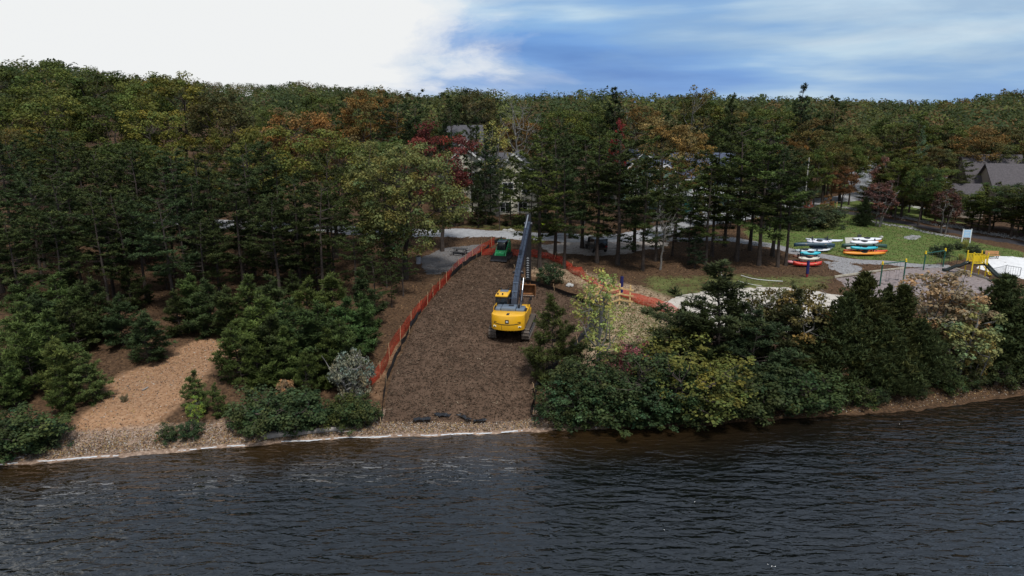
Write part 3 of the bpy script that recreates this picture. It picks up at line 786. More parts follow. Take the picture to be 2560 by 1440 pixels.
# lone pines by the clearing's left side
for i, (px, top, Y, w, lab) in enumerate(((880, 545, 64, 1.2, 'dark pine standing left of the orange fence, nearest the shore'), (960, 560, 68, 1.1, 'dark pine left of the orange fence below the large oak'), (820, 470, 70, 1.25, 'broad light-tipped pine left of the large oak'), (905, 520, 76, 1.1, 'dark pine behind the trunk of the large oak'), (1003, 600, 65, 1.2, 'dark pine nearest the trunk of the large oak'), (930, 640, 60, 1.3, 'low dark pine left of the orange fence bend'), (975, 660, 62, 1.0, 'small dark pine beside the orange fence bend'))):
    tree_px(PINES[(i * 2 + 1) % 6], 'pine_tree', lab, px, top, Y, PINE_L if i == 2 else PINE_C, w)
for i in range(14):
    tree_px(pick(FULLP), 'pine_tree', 'full dark pine filling the left wood', -20 + i * 62 + _r.uniform(-16, 16), _r.uniform(500, 575), _r.uniform(66, 77), PINE_C, _r.uniform(1.1, 1.4), 'full pines filling the left wood')
for i in range(9):
    tree_px(pick(FULLP), 'pine_tree', 'low full pine screening the road in the left wood', 540 + i * 52 + _r.uniform(-14, 14), _r.uniform(478, 525), 85 + _r.uniform(0, 4), PINE_C, _r.uniform(1.1, 1.4), 'pines screening the road')
# the oaks of the left wood
for Y, x0, x1, stp, off, grp, lab in ((90, -100, 680, 125, 165, 'front oaks of the left wood', 'olive-green oak rising just behind the left pines'),
                                      (100, -120, 700, 125, 80, 'middle oaks of the left wood', 'olive-green oak in the middle of the left hillside'),
                                      (112, -140, 640, 118, -2, 'skyline oaks of the left wood', 'tall olive-green oak on the left skyline')):
    px = x0
    while px < x1:
        jx = px + _r.uniform(-25, 25); top = skyline(jx) + off + _r.uniform(-8, 34) + (25 if off > 10 and jx > 450 else 0)
        tree_px(pick(OAKS), 'oak_tree', lab, jx, top, Y + _r.uniform(-3, 3), shade(pick((OAK_G, OAK_G, OAK_G, OAK_Y, OAK_B))), _r.uniform(.95, 1.2), grp)
        px += stp
# particular broadleaf trees left of the clearing
SPEC = [
    (BIGOAK, 'oak_tree', 'large spreading olive-green oak overhanging the top of the orange fence', 1000, 345, 71.5, (.150, .150, .046), 1.0),
    (OAKS[0], 'oak_tree', 'dark red oak behind the large spreading oak', 1098, 302, 84, (.15, .036, .026), 1.0),
    (OAKS[1], 'oak_tree', 'yellow-green oak left of the large spreading oak', 820, 320, 80, OAK_Y, 1.15),
    (OAKS[2], 'oak_tree', 'orange-topped oak above the left pines', 735, 262, 95, (.17, .105, .038), 1.1),
    (OAKS[3], 'oak_tree', 'bright yellow-green oak above the left pines', 650, 300, 88, OAK_Y, 1.0),
    (OAKS[4], 'oak_tree', 'rusty oak behind the yellow-green oak', 890, 335, 92, (.15, .105, .038), 1.0),
    (OAKS[5], 'oak_tree', 'pale olive oak directly behind the large spreading oak', 960, 330, 90, OAK_G, 1.0),
    (OAKS[1], 'oak_tree', 'rusty brown oak on the skyline left of the red oak', 925, 222, 128, OAK_O, 1.0),
    (OAKS[2], 'oak_tree', 'dark rounded oak standing above the skyline left of the bare tree', 1172, 214, 132, (.07, .075, .03), .9),
    (THIN[0], 'oak_tree', 'yellow oak between the two cream houses', 1242, 275, 108, (.20, .20, .06), .95),
    (OAKS[4], 'oak_tree', 'golden-brown oak in front of the blue-roofed house', 1668, 288, 104, (.22, .15, .05), 1.05),
    (OAKS[0], 'oak_tree', 'golden oak right of the golden-brown oak', 1745, 340, 106, (.22, .155, .045), .9),
    (THIN[1], 'oak_tree', 'tall thin-crowned tree breaking the skyline with pale forked trunk', 1745, 208, 128, (.13, .12, .045), 1.0),
    (SMALL[0], 'maple_tree', 'small bright red maple deep in the middle wood', 1545, 288, 118, (.2, .028, .028), .35),
    (BARE, 'bare_tree', 'leafless grey tree standing above the middle skyline', 1300, 205, 130, (1, 1, 1), 1.0),
    (BARE, 'bare_tree', 'leafless tree on the skyline right of the dark evergreen', 1565, 225, 140, (1, 1, 1), .8),
    (FULLP[0], 'evergreen_tree', 'dark bushy evergreen standing above the middle skyline', 1538, 222, 132, (.034, .056, .028), 1.0),
    (FULLP[1], 'pine_tree', 'spiky pine tip standing above the right skyline', 2008, 218, 128, (.036, .056, .03), .9),
    (FULLP[2], 'pine_tree', 'dark pine breaking the skyline right of the thin-crowned tree', 1836, 236, 124, PINE_C, 1.0),
    (SMALL[1], 'maple_tree', 'small orange-red tree beside the road bend', 2022, 492, 103, (.32, .10, .06), .65),
    (SMALL[0], 'maple_tree', 'small green and red tree on the road bend', 2074, 483, 106, (.20, .11, .04), .8),
    (SMALL[1], 'maple_tree', 'purple-leaved tree right of the road bend', 2205, 440, 103, (.10, .052, .045), 1.0),
    (SMALL[0], 'maple_tree', 'pinkish tree behind the purple-leaved tree', 2208, 385, 118, (.22, .11, .085), .7),
    (FULLP[0], 'evergreen_tree', 'pale blue-green conical tree rising in the right wood', 2312, 318, 122, (.13, .20, .12), .62),
    (SMALL[1], 'maple_tree', 'dark red-leaved tree beside the grey-roofed house', 2372, 462, 99, (.085, .042, .032), 1.0),
    (CEDARS[0], 'evergreen_bush', 'round dark evergreen bush at the bend of the asphalt trail', 2166, 492, 102, (.03, .05, .025), 1.0),
]
for var, nm, lab, px, top, Y, c, w in SPEC: tree_px(var, nm, lab, px, top, Y, c, w)
# pines above the picnic clearing and round the cream houses
for i, (px, top, Y, w, lab) in enumerate(((1178, 318, 103, .75, 'slim pine in front of the left cream house'), (1212, 345, 100, 1.0, 'full dark pine between the red oak and the right cream house'), (1130, 255, 120, 1.1, 'dark pine behind the red oak'), (1040, 262, 118, 1.2, 'dark pine above the red oak, left side'), (985, 255, 122, 1.2, 'dark pine behind the pale olive oak'), (1330, 390, 99, .8, 'pine partly hiding the right cream house'), (1248, 430, 97, .7, 'low pine in front of the cream house window'), (1300, 395, 103, .8, 'pine standing before the gable of the right cream house'), (1155, 400, 101, .8, 'low pine before the left cream house'), (1345, 350, 106, 1.0, 'pine between the cream house and the pine stand'), (1276, 385, 105, .9, 'pine before the roof of the right cream house'))):
    tree_px(PINES[i % 6] if i != 1 else FULLP[2], 'pine_tree', lab, px, top, Y, PINE_C if i != 1 else (.05, .085, .045), w)
# the stand of pines right of the excavator: (bearing, top, distance)
STAND = [(1352, 352, 75.5), (1392, 336, 80), (1415, 402, 76), (1462, 345, 86), (1502, 338, 79), (1556, 345, 78), (1598, 335, 84), (1618, 430, 76), (1652, 392, 80), (1690, 470, 82), (1730, 500, 78), (1800, 352, 82), (1832, 335, 88), (1868, 322, 80), (1900, 330, 86), (1925, 350, 78), (1958, 345, 83), (1990, 400, 79), (1780, 420, 78), (1430, 350, 92), (1365, 340, 98), (1700, 400, 90)]
for i, (px, top, Y) in enumerate(STAND):
    tree_px(PINES[(1, 5, 3, 0, 1, 5, 2)[i % 7]], 'pine_tree', ('tall bare-trunked pine right of the excavator' if px < 1640 else 'tall bare-trunked pine left of the boat racks'), px, top, Y, PINE_C if i % 3 else PINE_L, _r.uniform(1.3, 1.65), 'pine stand behind the wooden fence' if px < 1640 else 'pine stand beside the boat racks')
tree_px(PINES[2], 'pine_tree', 'leaning pine with low drooping branches beside the boat racks', 1972, 380, 78, PINE_C, 1.35, lean=R(4))
tree_px(FULLP[1], 'evergreen_tree', 'squat dark evergreen at the middle of the pine stand', 1742, 575, 76.5, (.03, .046, .024), 1.5)
tree_px(BARE, 'bare_tree', 'pale crooked bare-branched tree at the middle of the pine stand', 1660, 500, 76, (1, 1, 1), 1.2)
# trees between the road and the houses
for i in range(13):
    px = 1355 + i * 52 + _r.uniform(-16, 16)
    if i % 3 < 2: tree_px(pick(FULLP), 'pine_tree', 'full low pine between the road and the houses', px, _r.uniform(400, 455), 101 + _r.uniform(-2, 5), PINE_C, _r.uniform(.9, 1.2), 'pines between the road and the houses')
    else: tree_px(pick(SMALL), 'small_tree', 'rusty small tree between the road and the houses', px, _r.uniform(430, 480), 100 + _r.uniform(-2, 4), pick((OAK_B, OAK_O, OAK_G)), 1.2, 'rusty trees between the road and the houses')
for i, (px, top, Y, w, lab) in enumerate(((1135, 420, 99, 1.0, 'full pine before the left wing of the cream house'), (1195, 440, 98, .9, 'full low pine under the slim pine by the cream house'), (1270, 470, 100, .8, 'low full pine at the foot of the cream house'), (1110, 300, 110, 1.0, 'tall full pine left of the cream house'), (1188, 298, 113, .8, 'tall full pine before the grey-roofed wing'), (1225, 325, 109, .8, 'tall full pine between the cream roofs'))):
    tree_px(FULLP[i % 3], 'pine_tree', lab, px, top, Y, PINE_C, w)
for i in range(11):
    px = 1075 + i * 24 + _r.uniform(-8, 8)
    tree_px(pick(SHRUBS), 'verge_bush', 'dark brown-green bush on the verge behind the road', px, _r.uniform(538, 556), 100 + _r.uniform(0, 3), pick((OAK_B, OAK_G, (.06, .075, .03))), 1.4, 'bushes on the verge behind the road', cat='bush')
# behind the houses and road: mixed wood up to the far mass
ROWS = ((112, 1350, 2080, 92, 120, 'mixed trees behind the pine stand'), (122, 1060, 2120, 92, 70, 'mixed trees behind the houses'), (134, 700, 2160, 88, 12, 'mixed trees below the middle skyline'))
for Y, x0, x1, stp, off, grp in ROWS:
    px = x0
    while px < x1:
        jx = px + _r.uniform(-22, 22); top = skyline(jx) + off + _r.uniform(-4, 40); kind = _r.random()
        blocked = (Y < 124 and (1110 < jx < 1175 or 1225 < jx < 1330)) or (Y < 116 and 1560 < jx < 1860)
        if not blocked:
            if kind < .45: tree_px(pick(PINES), 'pine_tree', 'dark pine among mixed trees ' + grp.split('trees ')[1], jx, top, Y + _r.uniform(-3, 3), PINE_C, _r.uniform(.9, 1.15), 'pines, ' + grp)
            elif kind < .85: tree_px(pick(OAKS), 'oak_tree', 'olive-green oak among mixed trees ' + grp.split('trees ')[1], jx, top, Y + _r.uniform(-3, 3), OAK_G, 1.0, 'green oaks, ' + grp)
            else: tree_px(pick(OAKS), 'oak_tree', 'brown autumn oak among mixed trees ' + grp.split('trees ')[1], jx, top, Y + _r.uniform(-3, 3), pick((OAK_O, OAK_B)), .95, 'brown oaks, ' + grp)
        px += stp
# right wood beyond the trail: ranks set back from the trail's far edge
for back, x0, x1, stp, t0, t1, grp, lab in ((16, 2215, 2720, 36, 452, 512, 'edge trees beyond the asphalt trail', 'olive tree on the wood edge beyond the trail'),
                                            (30, 2235, 2760, 44, 430, 480, 'second rank trees beyond the asphalt trail', 'dull green tree behind the trail edge trees'),
                                            (55, 2235, 2420, 52, 370, 420, 'trees left of the grey-roofed house', 'olive oak left of the grey-roofed house')):
    px = x0
    while px < x1:
        jx = px + _r.uniform(-14, 14); Y = G(jx, 522 + (jx - 2075) * .184 - back).y; top_ = float(np.interp(jx, [2215, 2260, 2310, 2350, 2400, 2450, 2560, 2700], [400, 370, 360, 425, 455, 460, 450, 440])) + _r.uniform(-5, 30)
        tree_px(pick(OAKS + PINES[:2] + FULLP), 'edge_tree', lab, jx, (top_ if back < 50 else _r.uniform(t0, t1)), Y, pick((OAK_G, OAK_B, (.075, .085, .028), (.06, .075, .028), OAK_G)), _r.uniform(1.4, 1.9), grp); px += stp
for Y, x0, x1, stp, t0, t1, grp, lab in ((126, 2010, 2780, 60, 318, 358, 'trees behind the grey-roofed house', 'brownish oak in the right wood behind the roofs'), (138, 2040, 2820, 62, 278, 320, 'upper trees of the right wood', 'brownish oak high in the right wood')):
    px = x0
    while px < x1:
        jx = px + _r.uniform(-18, 18)
        if not 2125 < jx < 2200: tree_px(pick(OAKS + PINES[:1]), 'oak_tree', lab, jx, _r.uniform(t0, t1), Y + _r.uniform(-2, 2), pick((OAK_G, OAK_B, OAK_B, OAK_O, OAK_G)), _r.uniform(1.0, 1.3), grp)
        px += stp
for i, (px, top, Y, c) in enumerate(((2050, 360, 112, OAK_G), (2095, 352, 116, OAK_B), (2115, 410, 113, (.17, .075, .03)), (2140, 355, 122, OAK_G), (2258, 392, 108, OAK_G), (2318, 405, 104, OAK_G), (2040, 300, 120, OAK_B))):
    tree_px(OAKS[i % 6], 'oak_tree', ('olive oak left of the climbing road, trunk in shade', 'brown oak left of the climbing road', 'orange-flecked oak beside the climbing road', 'green oak overhanging the climbing road', 'olive oak right of the climbing road', 'olive oak between the purple tree and the red-leaved tree', 'tall brown oak left of the climbing road, behind the others')[i], px, top, Y, c, .9)

for _l in sorted({o['label'] for o in COL.objects if o.get('group')}):
    if sum(1 for o in COL.objects if o.get('label') == _l) > 1: number_row(_l, 'left')

# --- far wood: one mass


def build_far_wood():
    rng = np.random.default_rng(77); g = Geo()
    pal = np.array([(.062, .085, .028), (.095, .11, .028), (.105, .118, .030), (.115, .09, .030), (.125, .08, .030), (.058, .082, .028), (.052, .074, .026), (.085, .095, .030)])
    for y0, y1, sp, nq, ls, hh in ((141, 250, 7.6, 260, .85, 16), (250, 470, 9.0, 165, 1.0, 17), (470, 1100, 15, 70, 1.9, 18)):
        ny = int((y1 - y0) / sp)
        for j in range(ny):
            Y = y0 + sp * j; X = np.arange(-.86 * Y - 12, .86 * Y + 12, sp)
            for x in X:
                x += rng.uniform(-.4, .4) * sp; y = Y + rng.uniform(-.4, .4) * sp; px = 1280 + FOC * x / (y * CP)
                z = float(terr(x, y)); h = hh * rng.uniform(.72, 1.12) * (1.12 if rng.random() < .1 else 1)
                cap = CAM_H + (290 - skyline(px) - (34 if px < 650 else 16 if px < 1100 else 6) + rng.uniform(-26, 12)) / FOC * y * 1.03 - z   # canopy height kept to the ridge line
                h = min(h, max(cap, 7.0)); r = .38 * h * rng.uniform(.7, 1.3); con = rng.random() < .16; c = pal[rng.choice([0, 5, 6])] if con else pal[rng.integers(0, len(pal))]
                c = c * rng.uniform(.62, 1.3); u = unit(rng.normal(size=(nq, 3)) + np.array((0, -.25, .35)))
                if con: t = rng.random(nq) ** .8; P = np.stack([x + u[:, 0] * r * (1.25 - t), y + u[:, 1] * r * (1.25 - t), z + h * (.35 + .6 * t)], 1)
                else:
                    lob = unit(rng.normal(size=(6, 3)) + np.array((0, 0, .4))); k = .72 + .36 * np.max(np.clip(u @ lob.T, 0, 1) ** 4, 1); k *= rng.uniform(.75, 1, nq)
                    P = np.array((x, y, z + h * .62)) + u * np.array((r, r, h * .38)) * k[:, None]
                n = unit(u * .9 + np.array((0, 0, .35)) + rng.normal(0, .38, u.shape)); t_, b = ortho(n, rng); C = c * rng.uniform(.78, 1.22, (nq, 1)); s = ls * rng.uniform(.6, 1.25, nq) * h / 16
                g.diamonds(P, t_, b, s, s * .75, C)
    o = link('far_wood', g.mesh('far_wood', M_LEAF)); tag(o, 'far autumn wood of mixed trees reaching to the skyline', 'wood', kind='stuff')


build_far_wood()

# --- undergrowth of the left bank
for i, (px, top, Y, w, c, lab) in enumerate((
        (60, 815, 46, 1.1, PINE_L, 'young green pine at the far left of the bank'), (130, 850, 44.5, 1.0, (.09, .125, .04), 'young yellow-green pine near the left end of the bank'), (215, 880, 45, 1.05, (.085, .12, .04), 'bushy young pine left of the bare slope'), (20, 905, 43.5, .9, PINE_L, 'low young pine at the left frame edge'), (150, 930, 43, .9, PINE_L, 'low young pine in front of the bushy young pine'),
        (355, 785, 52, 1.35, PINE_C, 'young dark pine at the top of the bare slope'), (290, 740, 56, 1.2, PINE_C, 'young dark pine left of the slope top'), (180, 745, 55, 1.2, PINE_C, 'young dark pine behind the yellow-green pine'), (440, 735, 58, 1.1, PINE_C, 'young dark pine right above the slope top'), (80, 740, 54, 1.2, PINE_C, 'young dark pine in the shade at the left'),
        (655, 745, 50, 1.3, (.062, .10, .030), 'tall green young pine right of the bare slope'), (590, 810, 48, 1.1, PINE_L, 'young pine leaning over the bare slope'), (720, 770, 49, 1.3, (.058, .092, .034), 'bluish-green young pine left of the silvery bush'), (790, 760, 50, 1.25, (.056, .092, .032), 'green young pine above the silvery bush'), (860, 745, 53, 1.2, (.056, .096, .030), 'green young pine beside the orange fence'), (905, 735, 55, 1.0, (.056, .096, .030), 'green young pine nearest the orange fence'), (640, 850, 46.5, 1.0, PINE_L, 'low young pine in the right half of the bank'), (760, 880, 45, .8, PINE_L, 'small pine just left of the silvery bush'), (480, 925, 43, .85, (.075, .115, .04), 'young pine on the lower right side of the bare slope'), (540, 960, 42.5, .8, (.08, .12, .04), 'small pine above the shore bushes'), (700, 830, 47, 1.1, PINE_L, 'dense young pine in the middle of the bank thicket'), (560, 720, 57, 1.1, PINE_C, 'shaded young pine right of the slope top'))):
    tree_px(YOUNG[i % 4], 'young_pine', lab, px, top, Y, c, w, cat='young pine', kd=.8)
for i, (px, top, Y, w, c, lab) in enumerate((
        (40, 1050, 39.2, 1.7, (.05, .075, .032), 'dark shore bush at the left frame edge'), (110, 1058, 39.6, 1.4, (.06, .08, .034), 'dark shore bush left of the bare slope'), (420, 1062, 40, 1.0, (.055, .085, .036), 'low dark bush at the foot of the bare slope'), (470, 1052, 40.4, 1.0, (.05, .085, .036), 'dark green bush on the beach behind the driftwood'), (630, 1010, 41.8, 1.5, (.05, .085, .034), 'dense shore bush left of the driftwood log'), (700, 1000, 42.2, 1.5, (.06, .095, .038), 'dense shore bush above the driftwood log'), (770, 1000, 42.4, 1.5, (.055, .088, .034), 'glossy shore bush above the right end of the log'), (835, 1015, 42.5, 1.0, (.055, .085, .034), 'shore bush below the silvery bush'), (892, 1000, 42.8, 1.25, (.06, .10, .04), 'rounded shore bush at the foot of the silt fence'))):
    tree_px(SHRUBS[i % 4], 'shore_bush', lab, px, top, Y, c, w * .95, cat='bush', kd=.55)
tree_px(SMALL[0], 'sapling', 'bright lime-green sapling among the bushes below the bare slope', 482, 985, 40.6, (.24, .32, .06), .75, cat='sapling')
tree_px(SMALL[1], 'sapling', 'peach and orange leaved sapling above the shore bushes', 712, 938, 43.0, (.40, .25, .13), .8, cat='sapling')
tree_px(SMALL[0], 'sapling', 'yellow-leaved sapling left of the peach sapling', 626, 965, 42.0, (.34, .33, .08), .7, cat='sapling')
tree_px(WILLOW, 'silvery_bush', 'silvery grey-leaved bush beside the end of the orange fence', 866, 862, 44.6, (.22, .245, .19), 1.05, cat='bush')
# --- right bank
tree_px(SAPLING, 'birch_sapling', 'slender pale-trunked tree with sparse lime leaves beside the clearing', 1497, 640, 44.8, (.33, .37, .11), 1.2)
tree_px(YOUNG[2], 'young_pine', 'young pine covering the right side of the excavator', 1384, 742, 47, (.062, .085, .030), .85, cat='young pine')
tree_px(YOUNG[1], 'young_pine', 'low young pine reaching over the right track of the excavator', 1432, 850, 46, (.066, .09, .032), .9, cat='young pine')
for i, (px, top, Y, w, c, lab) in enumerate(((1810, 672, 50.5, 1.5, (.044, .064, .03), 'broad dark pine at the middle of the right bank'), (1895, 800, 47.5, 1.5, (.04, .06, .028), 'dark pine leaning toward the water on the right bank'), (1760, 790, 48.5, 1.3, PINE_C, 'dark pine left of the broad bank pine'), (1975, 735, 51, 1.2, (.07, .075, .03), 'brownish pine right of the broad bank pine'))):
    tree_px(BANKP[i % 2], 'bank_pine', lab, px, top - 12, Y, c, w, kd=.62)
for i, (px, top, Y, w, lab) in enumerate(((2165, 682, 51.5, 1.35, 'pointed dark cedar below the swing frame'), (2120, 735, 50, 1.3, 'dark cedar left of the pointed cedar'), (2262, 715, 52, 1.35, 'pointed dark cedar right of the swing frame'), (2215, 790, 49, 1.5, 'dark cedar low on the right bank'), (2310, 800, 50, 1.5, 'dark cedar beside the pale-leaved tree'), (2090, 830, 48.5, 1.4, 'dark cedar above the pinkish shrub'), (2225, 712, 54, .8, 'slim cedar tip between the two pointed cedars'), (2520, 690, 54, 1.6, 'broad dark cedar at the right frame edge'), (2570, 760, 51, 1.6, 'dark cedar reaching the water at the right edge'), (2460, 800, 52.5, 1.2, 'dark cedar behind the pale-leaved tree'), (2250, 880, 47.5, 1.6, 'bushy low cedar overhanging the right waterline'), (2340, 900, 49.5, 1.4, 'bushy low cedar right of centre on the bank'))):
    tree_px(CEDARS[i % 3], 'cedar_tree', lab, px, top, Y, CED_C, w, cat='cedar', kd=.62)
for i, (px, top, Y, w, c, lab) in enumerate(((1888, 712, 54, 1.1, (.12, .11, .04), 'olive-brown small tree right behind the broad bank pine'), (2010, 690, 52, 1.0, (.14, .12, .045), 'olive-brown small tree behind the bank pines'), (1955, 710, 53.5, .9, (.16, .13, .05), 'olive small tree at the edge of the sand court'), (2345, 650, 55, 1.15, (.27, .20, .115), 'pinkish-orange thin tree in front of the swing frame'), (2425, 745, 50.5, 1.15, (.22, .225, .085), 'pale yellow-green tree on the right bank'), (2400, 690, 53, 1.0, (.27, .205, .12), 'peach-tinted thin tree beside the slide tower'), (2112, 905, 47.3, .5, (.55, .40, .28), 'small pinkish shrub in a gap on the right bank'), (2455, 830, 49.5, .9, (.2, .19, .075), 'yellowish tree low on the right bank'))):
    tree_px(SMALL[i % 2], 'small_tree', lab, px, top, Y, c, w, kd=.62)
for i, (px, top, Y, w, c, lab) in enumerate((
        (1405, 985, 42.9, 1.2, (.05, .085, .034), 'dark bush at the waterline right of the clearing'), (1465, 930, 43.6, 1.3, (.06, .10, .04), 'bush at the foot of the slender pale-trunked tree'), (1530, 960, 43.0, 1.4, (.055, .09, .036), 'glossy bush overhanging the water right of the clearing'), (1600, 925, 43.8, 1.5, (.05, .085, .034), 'glossy bush below the yellow-leaved bush'), (1650, 985, 43.0, 1.5, (.045, .075, .03), 'dark bush trailing into the water'), (1730, 1000, 43.2, 1.3, (.05, .08, .032), 'low dark bush on the right waterline'), (1800, 985, 44, 1.3, (.05, .08, .03), 'dark bush under the broad bank pine'), (1870, 975, 44.8, 1.4, (.045, .072, .03), 'dark bush under the leaning bank pine'), (1960, 960, 45.6, 1.5, (.045, .07, .03), 'dark bush on the middle of the right bank'), (2030, 985, 46, 1.2, (.055, .09, .034), 'low green bush below the pinkish shrub'), (1550, 870, 45.4, 1.4, (.06, .095, .04), 'bush above the glossy waterline bush'), (1720, 850, 45.6, 1.5, (.135, .14, .034), 'large yellow-leaved bush on the right bank'), (1770, 915, 44.6, 1.3, (.125, .13, .034), 'yellow-flecked bush below the large yellow bush'), (1680, 905, 44.6, 1.3, (.07, .11, .04), 'green bush left of the yellow-flecked bush'), (1585, 862, 47.5, .7, (.26, .10, .12), 'small pinkish-red shrub right of the slender tree'), (1372, 660, 70, 1.0, (.05, .075, .03), 'dark bush behind the bucket by the silt fence'), (2105, 1000, 46.6, 1.2, (.05, .085, .034), 'low bush right of the pinkish shrub'), (1440, 1010, 42.8, 1.0, (.05, .085, .034), 'small bush at the corner of the clearing and water'))):
    tree_px(SHRUBS[i % 4], 'bank_bush', lab, px, top, Y, c, w * 1.0, cat='bush', kd=.42 if Y < 60 else None)
# more of the thickets on both banks
EXTRA_L = [(-20, 880, 44.5, 1.3), (105, 790, 49.5, 1.3), (30, 760, 52, 1.3), (520, 700, 60, 1.2), (470, 690, 62, 1.2), (610, 700, 59, 1.2), (660, 690, 60, 1.2), (760, 700, 58, 1.2), (830, 690, 60, 1.2), (900, 690, 62, 1.0), (150, 690, 60, 1.3), (60, 690, 60, 1.3), (230, 700, 60, 1.2), (820, 830, 48.2, 1.0), (850, 800, 49.5, 1.1), (670, 790, 48.5, 1.2)]
for i, (px, top, Y, w) in enumerate(EXTRA_L):
    tree_px(YOUNG[(i * 3 + 1) % 4], 'young_pine', 'young pine filling the thicket of the left bank, %s from the left' % 'x', px, top, Y, (PINE_C, PINE_L, (.068, .098, .030))[i % 3], w, 'filling pines of the left bank', cat='young pine', kd=.75)
EXTRA_B = [(10, 1040, 38.6, 1.2), (70, 1035, 39.4, 1.3), (665, 985, 42.4, 1.3), (735, 980, 42.6, 1.3), (860, 990, 43.0, 1.1), (905, 1000, 42.6, .9)]
for i, (px, top, Y, w) in enumerate(EXTRA_B):
    tree_px(SHRUBS[(i + 1) % 4], 'shore_bush', 'dark green bush filling the left shore thicket, %s from the left' % 'x', px, top, Y, ((.052, .072, .026), (.066, .092, .030), (.058, .076, .028))[i % 3], w, 'filling bushes of the left shore', cat='bush', kd=.45)
EXTRA_R = [(1420, 960, 43.4, 1.1), (1480, 985, 42.9, 1.2), (1500, 900, 44.6, 1.2), (1560, 1000, 42.9, 1.2), (1610, 985, 43.1, 1.3), (1640, 900, 44.8, 1.3), (1690, 960, 43.8, 1.2), (1700, 1010, 43.1, 1.1), (1760, 960, 44.2, 1.3), (1840, 930, 45.2, 1.4), (1830, 1000, 44, 1.0), (1900, 990, 44.8, 1.0), (1920, 930, 45.8, 1.4), (1995, 920, 46.5, 1.4), (1990, 990, 45.6, .9), (2070, 960, 46.6, 1.3), (2140, 950, 47, 1.3), (2190, 970, 47, 1.1), (2300, 960, 48.6, 1.1), (2380, 930, 50, 1.2), (2440, 930, 50.5, 1.0), (2500, 900, 51.8, 1.2), (2550, 890, 53, 1.3), (2600, 880, 54, 1.4)]
for i, (px, top, Y, w) in enumerate(EXTRA_R):
    tree_px(SHRUBS[(i + 2) % 4], 'bank_bush', 'dark green bush filling the right bank thicket, %s from the left' % 'x', px, top, Y, ((.048, .068, .026), (.060, .088, .030), (.050, .066, .026))[i % 3], w, 'filling bushes of the right bank', cat='bush', kd=.36)
for i, (px, top, Y, w, c) in enumerate(((1870, 760, 50, 1.2, (.05, .066, .026)), (1930, 790, 49.5, 1.2, (.062, .07, .028)), (2050, 770, 50.5, 1.2, (.05, .062, .026)), (1720, 760, 50.5, .9, (.056, .074, .028)), (1990, 850, 48, 1.3, (.05, .064, .024)), (1650, 830, 48.5, .8, (.056, .08, .028)))):
    tree_px(BANKP[i % 2], 'bank_pine', ('dark pine right behind the broad bank pine', 'dark pine with brownish tips on the middle of the right bank', 'dark pine left of the dark cedars', 'dark young pine at the left of the broad bank pine', 'low dark pine spreading toward the water', 'small dark pine above the yellow-leaved bush')[i], px, top, Y, c, w, kd=.75)
for _g in ('filling pines of the left bank', 'filling bushes of the left shore', 'filling bushes of the right bank'):
    for i, o in enumerate(sorted([o for o in COL.objects if o.get('group') == _g], key=lambda o: o.location.x / o.location.y)):
        k = i + 1; o['label'] = o['label'].replace('x from', ORD[i] + ' from')

# ------------------------------------------------------------------ machines
M_YEL = mat('machine_yellow', (.80, .42, .015), .38, var=.06, scale=2, spec=.5, coat=.3)
M_BLK = mat('machine_black', (.018, .018, .020), .45, var=.3, scale=3)
M_NAVY = mat('boom_paint', (.020, .026, .042), .42, var=.25, scale=2, spec=.35)
M_HOOD = mat('hood_grey', (.13, .165, .21), .35, var=.15, scale=2, spec=.6)
M_PIPE = mat('pipe_steel', (.10, .13, .18), .3, metal=.5, var=.1, scale=3)
M_CHROME = mat('chrome_rod', (.42, .43, .45), .4, metal=.8, var=.05)
M_TRACK = mat('track_steel', (.14, .115, .095), .75, metal=.3, var=.35, scale=4, bump=.4, bscale=20)
M_RUST = mat('bucket_rust', (.20, .085, .030), .8, var=.4, scale=3, bump=.4, bscale=12)
M_GLASS = mat('dark_glass', (.012, .016, .020), .06, var=.1, spec=.8)
M_WHITE = mat('white_paint', (.72, .73, .72), .5, var=.06)
M_GREEN = mat('loader_green', (.010, .25, .075), .35, var=.1, scale=2, spec=.5, coat=.3)
M_RUBBER = mat('rubber', (.025, .024, .024), .85, var=.3, scale=6, bump=.4)
M_LAMP = mat('lamp_lens', (.85, .80, .55), .3, var=.06)
M_STEEL = mat('worn_steel', (.16, .16, .17), .5, metal=.6, var=.3, scale=4)


